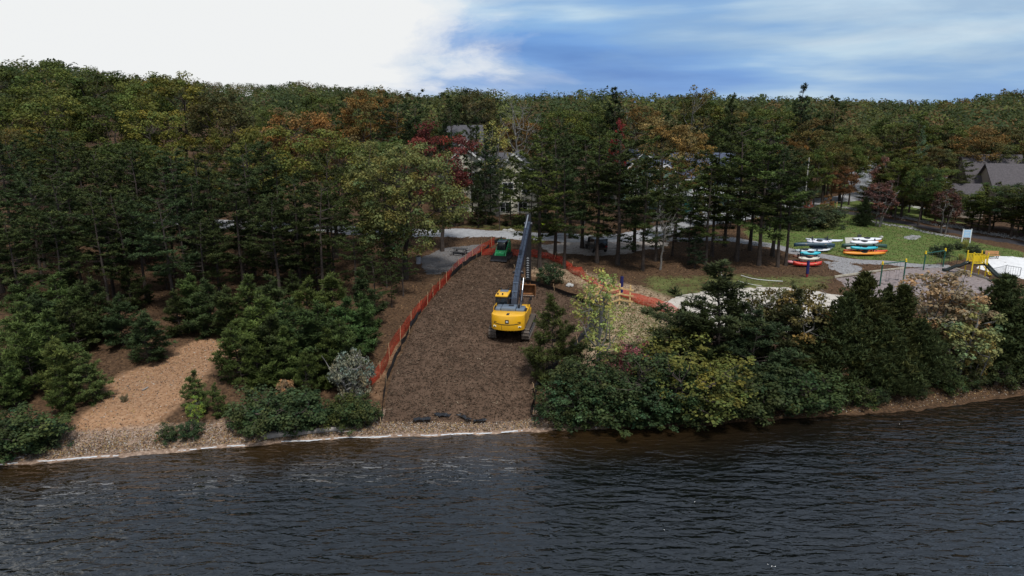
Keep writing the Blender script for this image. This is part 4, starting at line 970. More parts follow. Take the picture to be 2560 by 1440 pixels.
def make_tracks(parent, x, w, half, r, zc, n, shoe_m, name='track'):
    """chain loop core with separate shoes round it"""
    per = 4 * half + 2 * math.pi * r

    def pos(s):
        s %= per
        if s < 2 * half: return (-half + s, zc + r, 0.0)
        s -= 2 * half
        if s < math.pi * r: a = s / r; return (half + r * math.sin(a), zc + r * math.cos(a), -a)
        s -= math.pi * r
        if s < 2 * half: return (half - s, zc - r, math.pi)
        a = (s - 2 * half) / r; return (-half - r * math.sin(a), zc - r * math.cos(a), math.pi - a)
    ri = r - .05; out = [pos(i * per / 40) for i in range(40)]; poly = [((y) * (half + ri) / (half + r), zc + (z - zc) * ri / r) for y, z, a in out]
    core = B().prism(poly, x - w * .3, x + w * .3).put(name, M_BLK, parent)
    b = B().box((0, 0, 0), (w, per / n * .86, .05)).box((0, -per / n * .25, .04), (w, .03, .05))
    me = bpy.data.meshes.new('track_shoe'); b.bm.to_mesh(me); b.bm.free(); me.materials.append(shoe_m)
    for i in range(n):
        y, z, a = pos(i * per / n); o = link('track_shoe', me, parent=core); o.location = (x, y, z); o.rotation_euler.x = a
    sd = 1 if x > 0 else -1
    for k in range(7):
        yy = -half * .85 + k * half * 1.7 / 6; B().cyl((x + sd * w * .31, yy, zc - r * .55), (x + sd * w * .36, yy, zc - r * .55), .13, n=12).put('track_roller', M_STEEL, core)
    for yy in (-half, half): B().cyl((x + sd * w * .31, yy, zc), (x + sd * w * .37, yy, zc), r * .72, n=20).put('drive_wheel', M_STEEL, core)
    return core


def build_excavator():
    p = G(1272, 858); hd = R(-9); fw = Vector((-math.sin(hd), math.cos(hd))); c = p.to_2d() + fw * 2.35
    ex = thing('excavator', 'yellow excavator with raised dark boom standing on the brown mulch', 'excavator', (c.x, c.y, float(terr(c.x, c.y)) + .14), hd)
    for x in (-1.38, 1.38): make_tracks(ex, x, .62, 1.95, .46, .50, 44, M_TRACK)
    B().box((0, 0, .62), (2.3, 1.6, .42), bev=.06).cyl((0, 0, .8), (0, 0, 1.12), .75, n=28).put('undercarriage', M_BLK, ex)
    B().box((0, -.55, 1.2), (2.62, 4.2, .16), bev=.03).put('turntable_deck', M_BLK, ex)
    # counterweight with a bowed rear face
    out = [(-1.38, -1.75)] + [(-1.38 + .0, -2.55)] + [(1.42 * math.sin(a), -2.42 - .98 * math.cos(a) ** .8) for a in np.linspace(-1.30, 1.30, 17)] + [(1.38, -2.55), (1.38, -1.75)]
    cw = B().prism(out[::-1], 1.06, 2.34, bev=.09, axis='z').put('counterweight', M_YEL, ex, smooth=True)

    def rear_y(x): a = math.asin(max(-1, min(1, x / 1.42))); return -2.42 - .98 * math.cos(a) ** .8
    b = B(); prev = None
    for x in np.linspace(-1.1, 1.1, 19):          # thin dark band for the groove across the counterweight
        q = (x, rear_y(x) - .012, 1.60 + .10 * (x / 1.1) ** 2)
        if prev: b.cyl(prev, q, .022, n=6)
        prev = q
    b.put('seam_line', M_BLK, cw)
    for sx in (-1, 1):
        B().box((sx * 1.02, rear_y(1.02) - .015, 1.40), (.26, .06, .13), rot=(0, 0, -sx * -.42), bev=.015).put('tail_lamp', M_LAMP, cw)
        B().box((sx * 1.02, rear_y(1.02) - .05, 1.40), (.09, .02, .07), rot=(0, 0, -sx * -.42)).put('lamp_core', M_BLK, cw)
        B().box((sx * .98, rear_y(.98) - .012, 1.80), (.26, .02, .035), rot=(0, 0, sx * .40)).put('model_plate', M_BLK, cw)
    B().cyl((-.42, rear_y(.42) - .005, 1.15), (-.42, rear_y(.42) - .005, 1.62), .012, n=6).put('panel_gap', M_BLK, cw)
    em = B().box((.02, rear_y(0) - .012, 1.86), (.30, .03, .30), bev=.012).put('emblem_plate', M_BLK, cw)
    deer = [(-.11, -.07), (-.06, -.02), (-.09, .05), (-.05, .03), (-.02, .10), (0, .05), (.03, .02), (.09, .03), (.12, -.02), (.09, -.01), (.10, -.08), (.06, -.03), (.01, -.04), (-.03, -.09), (-.02, -.04)]
    B().prism([(x + .02, z + 1.86) for x, z in deer], rear_y(0) - .045, rear_y(0) - .03, axis='y').put('leaping_deer', M_WHITE, cw)
    B().box((.02, -2.9, 2.352), (.22, .55, .02)).put('grip_strip', M_BLK, cw)
    # engine bay and hoods
    B().box((0, -1.25, 1.78), (2.62, 1.45, 1.0), bev=.04).put('engine_bay', M_BLK, ex)
    B().box((-.98, -1.32, 2.42), (.42, 1.25, .28), bev=.05).put('hood_panel', M_HOOD, ex, smooth=True)
    h = B().box((-.12, -1.32, 2.44), (1.20, 1.25, .30), bev=.05).put('hood_panel', M_HOOD, ex, smooth=True)
    B().box((.02, -1.12, 2.60), (.42, .42, .03)).put('intake_grille', M_BLK, h)
    B().box((.85, -1.32, 2.38), (.68, 1.2, .24), bev=.05).put('hood_panel', M_HOOD, ex, smooth=True)
    B().cyl((.72, -1.5, 2.45), (.72, -1.5, 2.78), .085).cyl((.72, -1.5, 2.76), (.72, -1.66, 2.86), .085).put('exhaust_stack', M_BLK, ex)
    B().cyl((.98, -1.1, 2.5), (.98, -1.1, 2.6), .11).put('filler_cap', M_HOOD, ex)
    for sx in (-1, 1): B().box((sx * 1.33, -1.2, 1.72), (.10, 2.35, .95), bev=.03).put('side_panel', M_YEL, ex)
    B().tube([(-1.32, -2.0, 2.3), (-1.32, -2.0, 2.62), (-1.32, -.6, 2.62), (-1.32, -.6, 2.3)], .022).put('handrail', M_YEL, ex)
    # right front: tank, steps, rails, mirror
    B().box((1.0, .35, 1.75), (.72, 1.0, .95), bev=.06).put('fuel_tank', M_YEL, ex, smooth=True)
    B().box((1.05, 1.25, 1.5), (.62, .75, .5), bev=.05).put('tool_box', M_YEL, ex, smooth=True)
    B().tube([(.72, -.1, 2.2), (.72, -.1, 2.75), (.72, .8, 2.75), (.72, .8, 2.2)], .022).tube([(1.3, .9, 1.7), (1.3, .9, 2.95)], .022).tube([(1.3, -.1, 2.2), (1.3, -.1, 2.72), (1.3, .8, 2.72), (1.3, .8, 2.2)], .022).put('handrail', M_BLK, ex)
    B().tube([(1.25, 1.3, 1.7), (1.3, 1.4, 2.5)], .02).box((1.32, 1.4, 2.6), (.2, .06, .32), bev=.02).put('mirror', M_BLK, ex)
    # cab
    cb = B()
    for x in (-1.42, -.46):
        for y in (-.38, .55, 1.42): cb.box((x, y, 2.25), (.08, .09, 1.75))
    for y in (-.38, 1.42): cb.box((-.94, y, 1.42), (1.0, .08, .12)).box((-.94, y, 3.05), (1.0, .08, .12))
    for x in (-1.42, -.46): cb.box((x, .52, 1.42), (.08, 1.84, .12)).box((x, .52, 3.05), (.08, 1.84, .12))
    cab = cb.put('cab', M_BLK, ex)
    B().box((-.94, -.36, 2.28), (.86, .02, 1.5)).put('rear_window', M_GLASS, cab)
    B().box((-.94, 1.40, 2.28), (.86, .02, 1.5)).put('windscreen', M_GLASS, cab)
    for x in (-1.41, -.47):
        for y in (.08, .98): B().box((x, y, 2.28), (.02, .74, 1.5)).put('side_window', M_GLASS, cab)
    B().box((-.94, .4, 1.75), (.55, .55, .5), bev=.06).box((-.94, .15, 2.25), (.5, .14, .7), bev=.05).put('operator_seat', M_BLK, cab)
    rf = B().box((-.94, .48, 3.18), (1.08, 1.95, .16), bev=.06).put('cab_roof', M_YEL, ex, smooth=True)
    B().box((-.94, 1.05, 3.275), (.72, .62, .03), bev=.01).put('roof_hatch', M_HOOD, rf)
    for x, y in ((-1.25, -.35), (-.85, -.35), (-1.3, 1.45), (-.62, 1.45)): B().cyl((x, y, 3.24), (x, y, 3.32), .03).box((x, y, 3.37), (.13, .12, .12), bev=.02).put('work_lamp', M_BLK, rf)
    B().tube([(-.42, -.1, 2.95), (.2, -.1, 2.95)], .02).put('cab_rail', M_PIPE, ex)
    # boom: side outline extruded, pipes and clamps on its back
    top = [(.05, 2.0), (.45, 2.75), (1.5, 3.95), (2.6, 4.75), (3.4, 5.15), (9.15, 8.15), (9.42, 7.95)]; bot = [(9.30, 7.65), (3.9, 4.62), (3.0, 4.05), (1.95, 3.05), (.95, 1.95), (.3, 1.62)]
    boom = B().prism(top + bot, -.25, .25, bev=.03).put('boom', M_NAVY, ex)
    pts = [(.45, 2.75), (1.5, 3.95), (2.6, 4.75), (3.4, 5.15), (9.0, 8.06)]
    for x in (-.16, -.05, .08, .18): B().tube([(x, y - .05, z + .09) for y, z in pts], .028, n=6).put('hydraulic_pipe', M_PIPE, boom)
    segs = [(Vector((0, *a)), Vector((0, *b))) for a, b in zip(pts[:-1], pts[1:])]
    for t in np.linspace(.06, .97, 12):
        L = sum((b - a).length for a, b in segs) * t
        for a, b in segs:
            if L <= (b - a).length: q = a.lerp(b, L / (b - a).length); ang = math.atan2(b.z - a.z, b.y - a.y); break
            L -= (b - a).length
        B().box((q.x, q.y - .06, q.z + .11), (.46, .06, .05), rot=(ang, 0, 0)).put('pipe_clamp', M_PIPE, boom)
    for x in (-.42, .42):
        B().cyl((x, 1.35, 1.55), (x, 2.5, 3.0), .11, n=14).put('boom_cylinder', M_NAVY, boom)
        B().cyl((x, 2.5, 3.0), (x, 3.25, 3.95), .06).put('cylinder_rod', M_CHROME, boom)
    B().cyl((0, 4.6, 6.15), (0, 7.2, 7.75), .12, n=14).put('arm_cylinder', M_NAVY, boom)
    B().cyl((0, 7.2, 7.75), (0, 9.35, 8.8), .065).put('cylinder_rod', M_CHROME, boom)
    B().prism([(4.3, 5.9), (4.9, 6.35), (4.7, 6.5), (4.3, 6.3)], -.12, .12).put('cylinder_bracket', M_NAVY, boom)
    B().cyl((-.36, 3.05, 4.55), (.36, 3.05, 4.55), .09).cyl((-.38, 9.32, 7.9), (.38, 9.32, 7.9), .12).put('pivot_pin', M_STEEL, boom)
    B().box((-.42, 2.85, 4.5), (.16, .18, .18), bev=.02).box((.42, 2.85, 4.5), (.16, .18, .18), bev=.02).put('boom_lamp', M_BLK, boom)
    # stick hanging from the boom tip, its back stepped with pale lugs
    stick = B().prism([(9.2, 8.9), (9.62, 8.75), (9.95, 7.8), (9.85, 2.15), (9.62, 2.0), (9.30, 2.3), (9.02, 7.5)], -.24, .24, bev=.025).put('stick', M_BLK, ex)
    for z in np.arange(2.6, 4.75, .24):
        yy = 9.30 - (z - 2.3) / 5.2 * .28
        B().box((0, yy - .03, z), (.26, .05, .04)).box((0, yy - .03, z + .05), (.09, .05, .07)).put('stick_lug', mat('lug_grey', (.36, .37, .38), .6), stick)
    B().cyl((0, 10.05, 7.5), (0, 10.15, 4.6), .10, n=12).cyl((0, 10.15, 4.6), (0, 10.05, 2.6), .055).put('bucket_cylinder', M_BLK, stick)
    B().prism([(9.55, 2.15), (9.75, 2.25), (10.15, 2.6), (10.2, 2.45), (9.95, 1.7), (9.8, 1.6)], -.16, .16).put('bucket_link', M_STEEL, stick)
    # bucket: curled so that its open face looks back at the machine
    ang = np.linspace(R(105), R(-75), 10); prof = [(9.42 + .62 * math.cos(a) * 1.0 + .08, 1.28 + .58 * math.sin(a)) for a in ang]
    bk = B(); n = len(prof)
    inn = [(9.42 + .54 * math.cos(a) + .08, 1.28 + .50 * math.sin(a)) for a in ang]
    for i in range(n - 1):
        bk.prism([prof[i], prof[i + 1], inn[i + 1], inn[i]], -.74, .74)
    bucket = bk.put('bucket', M_RUST, ex)
    for x in (-.745, .705): B().prism(prof + [(9.28, .70), (9.18, 1.82)], x, x + .04).put('bucket_side', M_RUST, bucket)
    B().box((0, 9.52, .70), (1.50, .12, .05)).put('bucket_lip', mat('worn_lip', (.42, .30, .22), .6, var=.2), bucket)
    for x in np.linspace(-.62, .62, 5): B().box((x, 9.40, .69), (.10, .22, .07), taper=(.6, 1)).put('bucket_tooth', M_STEEL, bucket)
    for x in (-.17, .17): B().prism([(9.5, 1.85), (9.95, 1.75), (9.75, 2.2), (9.6, 2.25)], x - .03, x + .03).put('bucket_ear', M_RUST, bucket)


build_excavator()


def build_loader():
    p = G(1246, 659); rz = math.pi - R(14); fw = Vector((-math.sin(rz), math.cos(rz))); c = p.to_2d() - fw * 1.95
    o = thing('track_loader', 'green compact track loader with black bucket facing the excavator', 'track loader', (c.x, c.y, float(terr(c.x, c.y)) + .06), rz)
    for x in (-.78, .78): make_tracks(o, x, .40, .72, .30, .36, 30, M_RUBBER, 'rubber_track')
    B().box((0, -.15, .75), (1.15, 2.3, .75), bev=.06).box((0, -.95, 1.35), (1.25, .85, .7), bev=.08).put('chassis', M_GREEN, o, smooth=True)
    B().prism([(.95, .55), (1.3, .5), (1.28, .85), (.75, 1.15)], -.5, .5, bev=.03).put('nose', M_GREEN, o)
    B().box((0, 1.06, .94), (.26, .02, .10), rot=(-.7, 0, 0)).put('nose_badge', M_WHITE, o)
    cb = B()
    for x in (-.45, .45):
        for y, dy in ((.72, -.12), (-.55, 0)): cb.prism([(y - .045, 1.05), (y + .045, 1.05), (y + dy + .045, 2.05), (y + dy - .045, 2.05)], x - .04, x + .04)
        cb.box((x, .05, 1.12), (.07, 1.2, .1)).box((x, .05, 1.55), (.04, 1.2, .04))
        for k in range(4): cb.box((x, -.35 + k * .25, 1.58), (.03, .03, .9))
    cab = cb.put('cab_frame', M_BLK, o)
    B().box((0, .02, 2.09), (1.06, 1.36, .12), bev=.05).put('cab_roof', M_HOOD, o, smooth=True)
    B().prism([(.70, 1.12), (.72, 1.12), (.60, 2.03), (.58, 2.03)], -.41, .41).put('front_window', M_GLASS, cab)
    B().box((0, -.53, 1.58), (.82, .03, .9)).put('rear_window', M_GLASS, cab)
    B().box((0, -.05, 1.25), (.5, .5, .35), bev=.05).box((0, -.28, 1.6), (.48, .14, .6), bev=.04).put('operator_seat', M_BLK, cab)
    for sx in (-1, 1):
        B().prism([(-1.35, 1.45), (-1.35, 1.85), (-1.05, 2.12), (-.75, 2.12), (.85, 1.05), (1.38, .42), (1.20, .30), (.70, .85), (-.85, 1.82), (-1.1, 1.55)], sx * .62 - .06, sx * .62 + .06, bev=.02).put('lift_arm', M_GREEN, o)
        B().prism([(-1.35, .55), (-1.0, .55), (-1.0, 1.9), (-1.35, 1.9)], sx * .62 - .08, sx * .62 + .08, bev=.02).put('rear_upright', M_GREEN, o)
        B().cyl((sx * .62, -.9, 1.0), (sx * .62, .35, 1.35), .05).put('lift_cylinder', M_CHROME, o)
        B().cyl((sx * .42, .75, 1.95), (sx * .42, .82, 1.95), .06).put('head_lamp', M_LAMP, o)
    B().box((0, -1.15, 2.06), (1.28, .18, .14), bev=.04).put('arm_crossbar', M_GREEN, o)
    bk = B().prism([(1.40, .10), (1.40, .58), (1.46, .60), (1.46, .18), (1.95, .08), (1.95, .04), (1.42, .05)], -1.0, 1.0).put('bucket', M_BLK, o)
    for x in (-1.0, .97): B().prism([(1.40, .06), (1.40, .58), (1.6, .5), (1.95, .12), (1.95, .04)], x, x + .03).put('bucket_side', M_BLK, bk)
    B().box((0, 1.93, .06), (2.0, .10, .03)).put('cutting_edge', M_STEEL, bk)


build_loader()


def build_car(name, label, cat, loc, rz, color, kind='car', glass=M_GLASS):
    m = mat('paint_%s' % '_'.join('%d' % (c * 100) for c in color), color, .3, var=.04, spec=.5, coat=.5); o = thing(name, label, cat, loc, rz)
    if kind == 'pickup': up = [(-2.4, .95), (-2.4, 1.0), (-.6, 1.0), (-.55, 1.72), (.75, 1.72), (1.25, 1.08), (2.3, .98)]
    elif kind == 'jeep': up = [(-1.9, 1.05), (-1.85, 1.78), (.55, 1.78), (.8, 1.12), (1.9, 1.02)]
    else: up = [(-2.2, .95), (-1.9, 1.05), (-1.35, 1.48), (.45, 1.48), (1.15, .98), (2.15, .85)]
    e = up[-1][0]; s = up[0][0]; prof = [(s, .42)] + up + [(e + .05, .45)]; wy = (s * .62, e * .62)
    b = B().prism(prof, -.86, .86, bev=.07).put('body', m, o, smooth=True)
    if kind == 'car': g = [(-1.75, 1.04), (-1.30, 1.42), (.40, 1.42), (.98, 1.0)]
    elif kind == 'jeep': g = [(-1.7, 1.12), (-1.68, 1.66), (.48, 1.66), (.68, 1.14)]
    else: g = [(-.48, 1.08), (-.48, 1.62), (.70, 1.62), (1.1, 1.1)]
    for sx in (-1, 1): B().prism(g, sx * .865 - .006, sx * .865 + .006).put('side_window', glass, b)
    a, c_ = g[2], g[3]; B().prism([(a[0] + .07, a[1]), (a[0] + .10, a[1] + .02), (c_[0] + .16, c_[1] + .03), (c_[0] + .14, c_[1])], -.74, .74).put('windscreen', glass, b)
    a, c_ = g[1], g[0]; B().prism([(a[0] - .08, a[1]), (a[0] - .11, a[1] + .02), (c_[0] - .20, c_[1] + .04), (c_[0] - .17, c_[1])], -.72, .72).put('rear_window', glass, b)
    for y in wy:
        for sx in (-1, 1):
            w = B().cyl((sx * .72, y, .34), (sx * .92, y, .34), .34, n=20).put('wheel', M_RUBBER, o); B().cyl((sx * .92, y, .34), (sx * .935, y, .34), .2, n=14).put('rim', M_STEEL, w)
    for sx in (-1, 1):
        B().box((sx * .62, e + .02, .72), (.34, .06, .14), bev=.02).put('headlight', M_LAMP, o); B().box((sx * .66, s - .03, .85), (.24, .05, .16), bev=.02).put('tail_light', mat('tail_red', (.4, .01, .01), .3), o)
    if kind == 'jeep': B().cyl((0, s - .2, .95), (0, s - .02, .95), .34, n=20).put('spare_wheel', M_RUBBER, o)
    if kind == 'pickup': B().box((0, -1.5, .99), (1.45, 1.6, .06)).put('load_bed', M_BLK, o)
    return o


def on(px, py, dz=.08): p = G(px, py); p.z += dz; return p


build_car('jeep', 'black off-road car parked in the gravel lot behind the pines', 'car', on(1489, 628), R(14), (.016, .018, .018), 'jeep')
build_car('parked_car', 'white car in the paved car park behind the pines', 'car', on(1812, 528, .12), R(70), (.70, .71, .72))
build_car('parked_car', 'silver car parked left of the white car behind the pines', 'car', on(1755, 545, .12), R(60), (.45, .47, .50))
build_car('pickup_truck', 'white pickup far up the climbing road', 'pickup', on(2160, 408, .12), R(15), (.6, .6, .6), 'pickup')
build_car('parked_car', 'bright red car half hidden by the purple-leaved tree', 'car', on(2228, 482, .08), R(100), (.55, .045, .015))
build_car('parked_car', 'white car between the trees near the grey-roofed house', 'car', on(2290, 484, .08), R(80), (.66, .68, .70))


def build_toilet():
    o = thing('portable_toilet', 'teal portable toilet with white roof behind the pines', 'portable toilet', on(1721, 536, .06), R(5)); m = mat('teal_plastic', (.02, .30, .27), .5, var=.08)
    B().box((0, 0, 1.05), (1.15, 1.15, 2.0), bev=.04).put('cabin', m, o); d = B().box((0, -.59, 1.05), (.75, .03, 1.8), bev=.01).put('door', mat('teal_door', (.02, .24, .22), .5), o)
    B().box((.28, -.615, 1.05), (.05, .03, .14)).put('handle', M_BLK, d); B().box((0, 0, 2.13), (1.2, 1.2, .18), bev=.08).put('roof', M_WHITE, o); B().cyl((.4, .4, 2.1), (.4, .4, 2.5), .05).put('vent_pipe', M_BLK, o); B().box((0, 0, .05), (1.2, 1.2, .1)).put('base', M_BLK, o)


build_toilet()


def build_person():
    p = G(1358, 581); o = thing('person', 'person in hi-vis yellow shirt and dark trousers standing by the road', 'person', p, R(160))
    V = [(0, 0, .95), (0, 0, 1.15), (0, 0, 1.40), (0, 0, 1.52), (0, .01, 1.66), (.10, 0, .90), (.11, .03, .50), (.11, -.02, .07), (.11, .14, .04), (-.10, 0, .90), (-.12, .0, .50), (-.12, -.02, .07), (-.12, .14, .04), (.19, 0, 1.42), (.25, -.02, 1.16), (.24, .08, .92), (-.19, 0, 1.42), (-.25, -.02, 1.16), (-.24, .08, .92), (0, 0, 1.75)]
    E = [(0, 1), (1, 2), (2, 3), (3, 4), (4, 19), (0, 5), (5, 6), (6, 7), (7, 8), (0, 9), (9, 10), (10, 11), (11, 12), (2, 13), (13, 14), (14, 15), (2, 16), (16, 17), (17, 18)]
    Rr = [(.15, .11), (.14, .10), (.17, .11), (.06, .06), (.09, .10), (.09, .09), (.065, .065), (.05, .05), (.05, .035)] + [(.09, .09), (.065, .065), (.05, .05), (.05, .035)] + [(.06, .06), (.045, .045), (.04, .03)] * 2 + [(.07, .08)]

    def skin(name, idx, m, grow, parent):
        keep = [i for i in range(len(V)) if i in idx]; mp = {k: j for j, k in enumerate(keep)}
        me = bpy.data.meshes.new(name); me.from_pydata([V[i] for i in keep], [(mp[a], mp[b]) for a, b in E if a in mp and b in mp], []); ob = link(name, me, parent=parent)
        md = ob.modifiers.new('skin', 'SKIN'); md.use_smooth_shade = True
        for j, k in enumerate(keep): me.skin_vertices[0].data[j].radius = (Rr[k][0] + grow, Rr[k][1] + grow); me.skin_vertices[0].data[j].use_root = (j == 0)
        ob.modifiers.new('sub', 'SUBSURF').levels = 2; ob.modifiers['sub'].render_levels = 2; me.materials.append(m); return ob
    body = skin('body', set(range(20)), mat('skin_tone', (.42, .26, .19), .6), 0, o)
    skin('shirt', {0, 1, 2, 13, 14, 16, 17}, mat('hi_vis', (.62, .80, .05), .7), .022, o)
    skin('trousers', {0, 5, 6, 7, 9, 10, 11}, mat('denim_dark', (.03, .035, .05), .8), .02, o)
    hm = B(); t = bmesh.new(); bmesh.ops.create_uvsphere(t, u_segments=14, v_segments=8, radius=.125)
    for v in t.verts: v.co = Vector((v.co.x, v.co.y * 1.12, max(v.co.z, -.01))) + Vector((0, .01, 1.74))
    hm.merge(t); hm.box((0, .12, 1.735), (.2, .1, .015), bev=.004).put('cap', mat('cap_dark', (.05, .05, .06), .8), o, smooth=True)
    for s in (-1, 1):
        for k in range(5):       # fingers, thumb to the side
            x0 = s * .24 + (k - 2) * .016; L = (.05, .075, .08, .075, .06)[k]; B().cyl((x0, .085, .90), (x0 + (s * -.03 if k == 0 else 0), .10, .90 - L), .009, .007, n=6).put('finger', mat('skin_tone', (.42, .26, .19), .6), body)


build_person()

# ------------------------------------------------------------------ fences round the clearing


def net_material(name, color, open_=.32, scale=9.0):
    m = bpy.data.materials.new(name); m.use_nodes = True; nt = m.node_tree; b = nt.nodes['Principled BSDF']; N = nt.nodes.new; L = nt.links.new
    tc = N('ShaderNodeTexCoord'); n = N('ShaderNodeTexNoise'); n.inputs['Scale'].default_value = 1.3; n.inputs['Detail'].default_value = 4; L(tc.outputs['Object'], n.inputs['Vector'])
    r = N('ShaderNodeValToRGB'); L(n.outputs['Fac'], r.inputs[0]); r.color_ramp.elements[0].position = .3; r.color_ramp.elements[0].color = (*[c * .75 for c in color], 1); r.color_ramp.elements[1].position = .7; r.color_ramp.elements[1].color = (*[min(1, c * 1.15) for c in color], 1)
    L(r.outputs[0], b.inputs['Base Color']); b.inputs['Roughness'].default_value = .5
    br = N('ShaderNodeTexBrick'); br.offset = 0; br.inputs['Scale'].default_value = scale; br.inputs['Mortar Size'].default_value = .028; br.inputs['Brick Width'].default_value = .5; br.inputs['Row Height'].default_value = .5
    uv = N('ShaderNodeAttribute'); uv.attribute_name = 'UVMap'; L(uv.outputs['Vector'], br.inputs['Vector'])
    br.inputs['Color1'].default_value = br.inputs['Color2'].default_value = (0, 0, 0, 1); br.inputs['Mortar'].default_value = (1, 1, 1, 1)
    q = N('ShaderNodeMapRange'); L(br.outputs['Color'], q.inputs[0]); q.inputs[3].default_value = 1 - open_ * 1.5; q.inputs[4].default_value = 1.0
    tr = N('ShaderNodeBsdfTransparent'); tl = N('ShaderNodeBsdfTranslucent'); L(r.outputs[0], tl.inputs[0]); m1 = N('ShaderNodeMixShader'); m1.inputs[0].default_value = .35; L(b.outputs[0], m1.inputs[1]); L(tl.outputs[0], m1.inputs[2])
    ms = N('ShaderNodeMixShader'); L(q.outputs[0], ms.inputs[0]); L(tr.outputs[0], ms.inputs[1]); L(m1.outputs[0], ms.inputs[2]); L(ms.outputs[0], nt.nodes['Material Output'].inputs['Surface'])
    return m


M_ORANGE = net_material('orange_net', (.70, .065, .03)); M_SILT = mat('silt_fabric', (.014, .014, .015), .6, var=.4, scale=3, bump=.3)
M_STAKE = mat('stake_wood', (.52, .36, .20), .85, var=.25, scale=5); M_TIMBER = mat('new_timber', (.62, .42, .19), .75, var=.2, scale=4, bump=.2)
M_DRIFT = mat('driftwood', (.17, .15, .135), .9, scale=2, color2=(.32, .29, .26), bump=.6, bscale=9)


def fence_strip(name, label, cat, px, h, m, panel, post_every=3, post_m=None, post_h=1.2, post_r=.025, wob=.06, sag=.08, seed=1, lean=0.0, dz=0.0):
    rng = random.Random(seed); C = catmull([G(*p).to_2d() for p in px], .8); o = thing(name, label, cat, (C[0].x, C[0].y, float(terr(*C[0]))))
    base = Vector(o.location); pts = []
    for i, p in enumerate(C):
        t = (C[min(i + 1, len(C) - 1)] - C[max(i - 1, 0)]).normalized(); n = Vector((-t.y, t.x)); q = p + n * rng.uniform(-wob, wob); z = float(terr(q.x, q.y)) + dz; hh = h * rng.uniform(1 - sag, 1 + sag * .3)
        b3 = Vector((q.x, q.y, z - .03)) - base; mid = b3 + Vector((n.x * rng.uniform(-wob, wob), n.y * rng.uniform(-wob, wob), hh * .5)); tp = b3 + Vector((n.x * (lean + rng.uniform(-wob, wob)), n.y * (lean + rng.uniform(-wob, wob)), hh)); pts.append((b3, mid, tp))
    V = [v for r in pts for v in r]; F = []
    for i in range(len(pts) - 1):
        for j in range(2): F.append((i * 3 + j, i * 3 + j + 1, (i + 1) * 3 + j + 1, (i + 1) * 3 + j))
    me = bpy.data.meshes.new(panel); me.from_pydata(V, [], F); uv = me.uv_layers.new(name='UVMap')
    for pl in me.polygons:
        for li in pl.loop_indices: vi = me.loops[li].vertex_index; uv.data[li].uv = ((vi // 3) * .8, (vi % 3) * h / 2)
    me.update(); link(panel, me, m, o)
    for i in range(0, len(pts), post_every):
        b3, mid, tp = pts[i]; tp2 = b3 + (tp - b3).normalized() * post_h + Vector((rng.uniform(-.05, .05), rng.uniform(-.05, .05), 0)); B().cyl(b3 + Vector((0, 0, -.1)), tp2, post_r, post_r * .8, n=6).put('stake', post_m or M_STAKE, o)
    return o


fence_strip('orange_fence', 'orange mesh safety fence on wooden stakes along the left of the mulch', 'safety fence', ((905, 985), (950, 943), (969, 909), (988, 867), (1012, 837), (1028, 812), (1050, 783), (1084, 742), (1106, 719), (1136, 684), (1162, 661), (1182, 645), (1206, 630), (1236, 612)), 1.12, M_ORANGE, 'mesh_panel', 3, seed=2, post_h=1.3)
fence_strip('orange_fence', 'short orange mesh fence standing behind the green loader', 'safety fence', ((1204, 641), (1232, 639), (1266, 640), (1302, 643)), .95, M_ORANGE, 'mesh_panel', 4, seed=3, wob=.1)
fence_strip('orange_fence', 'sagging orange mesh fence winding through the pines to the sand court', 'safety fence', ((1318, 642), (1350, 644), (1395, 658), (1430, 682), (1470, 706), (1530, 735), (1590, 757), (1650, 778), (1718, 806)), .95, M_ORANGE, 'mesh_panel', 5, seed=4, wob=.14, sag=.3, lean=.25)
fence_strip('silt_fence', 'black silt fence along the left edge of the mulch', 'silt fence', ((955, 1062), (957, 1010), (972, 940), (1000, 876), (1046, 790), (1086, 736), (1128, 692), (1175, 655), (1205, 637), (1228, 616), (1256, 600)), .55, M_SILT, 'fabric_panel', 5, seed=5, post_h=.62, wob=.07)
fence_strip('silt_fence', 'black silt fence curving round the right edge of the mulch', 'silt fence', ((1290, 680), (1306, 704), (1345, 718), (1400, 735), (1440, 750), (1470, 765), (1485, 785), (1480, 820), (1445, 862), (1402, 900), (1366, 940), (1344, 985), (1331, 1055)), .6, M_SILT, 'fabric_panel', 5, seed=6, post_h=.95, wob=.12, lean=-.1)


def build_tarps():
    for i, (px, py, L, W, rz) in enumerate(((1056, 1055, 1.1, .42, .1), (1106, 1044, 1.0, .40, -.25), (1160, 1050, 1.15, .3, -.75), (1200, 1058, .85, .3, .12))):
        rng = np.random.default_rng(40 + i); nx, ny = 12, 6; p = G(px, py); xs, ys = np.meshgrid(np.linspace(-L / 2, L / 2, nx), np.linspace(-W / 2, W / 2, ny))
        z = .17 + .10 * np.abs(np.sin(xs * 5 + i)) * rng.uniform(.3, 1, xs.shape) + .06 * rng.random(xs.shape); V = np.stack([xs + rng.normal(0, .03, xs.shape), ys + rng.normal(0, .05, xs.shape), z], -1).reshape(-1, 3)
        F = [(j * nx + k, j * nx + k + 1, (j + 1) * nx + k + 1, (j + 1) * nx + k) for j in range(ny - 1) for k in range(nx - 1)]
        me = bpy.data.meshes.new('fabric_scrap'); me.from_pydata(V.tolist(), [], F); me.update(); o = link('fabric_scrap', me, mat('black_sheeting', (.02, .021, .024), .38, var=.4, scale=3), loc=p, rz=rz)
        o.modifiers.new('thick', 'SOLIDIFY').thickness = .012
        tag(o, ('flat black fabric scrap at the left of the mulch foot', 'crumpled black fabric scrap left of middle at the mulch foot', 'twisted black fabric scrap right of middle at the mulch foot', 'small black fabric scrap at the right of the mulch foot')[i], 'fabric scrap', 'black fabric scraps at the foot of the mulch')


build_tarps()


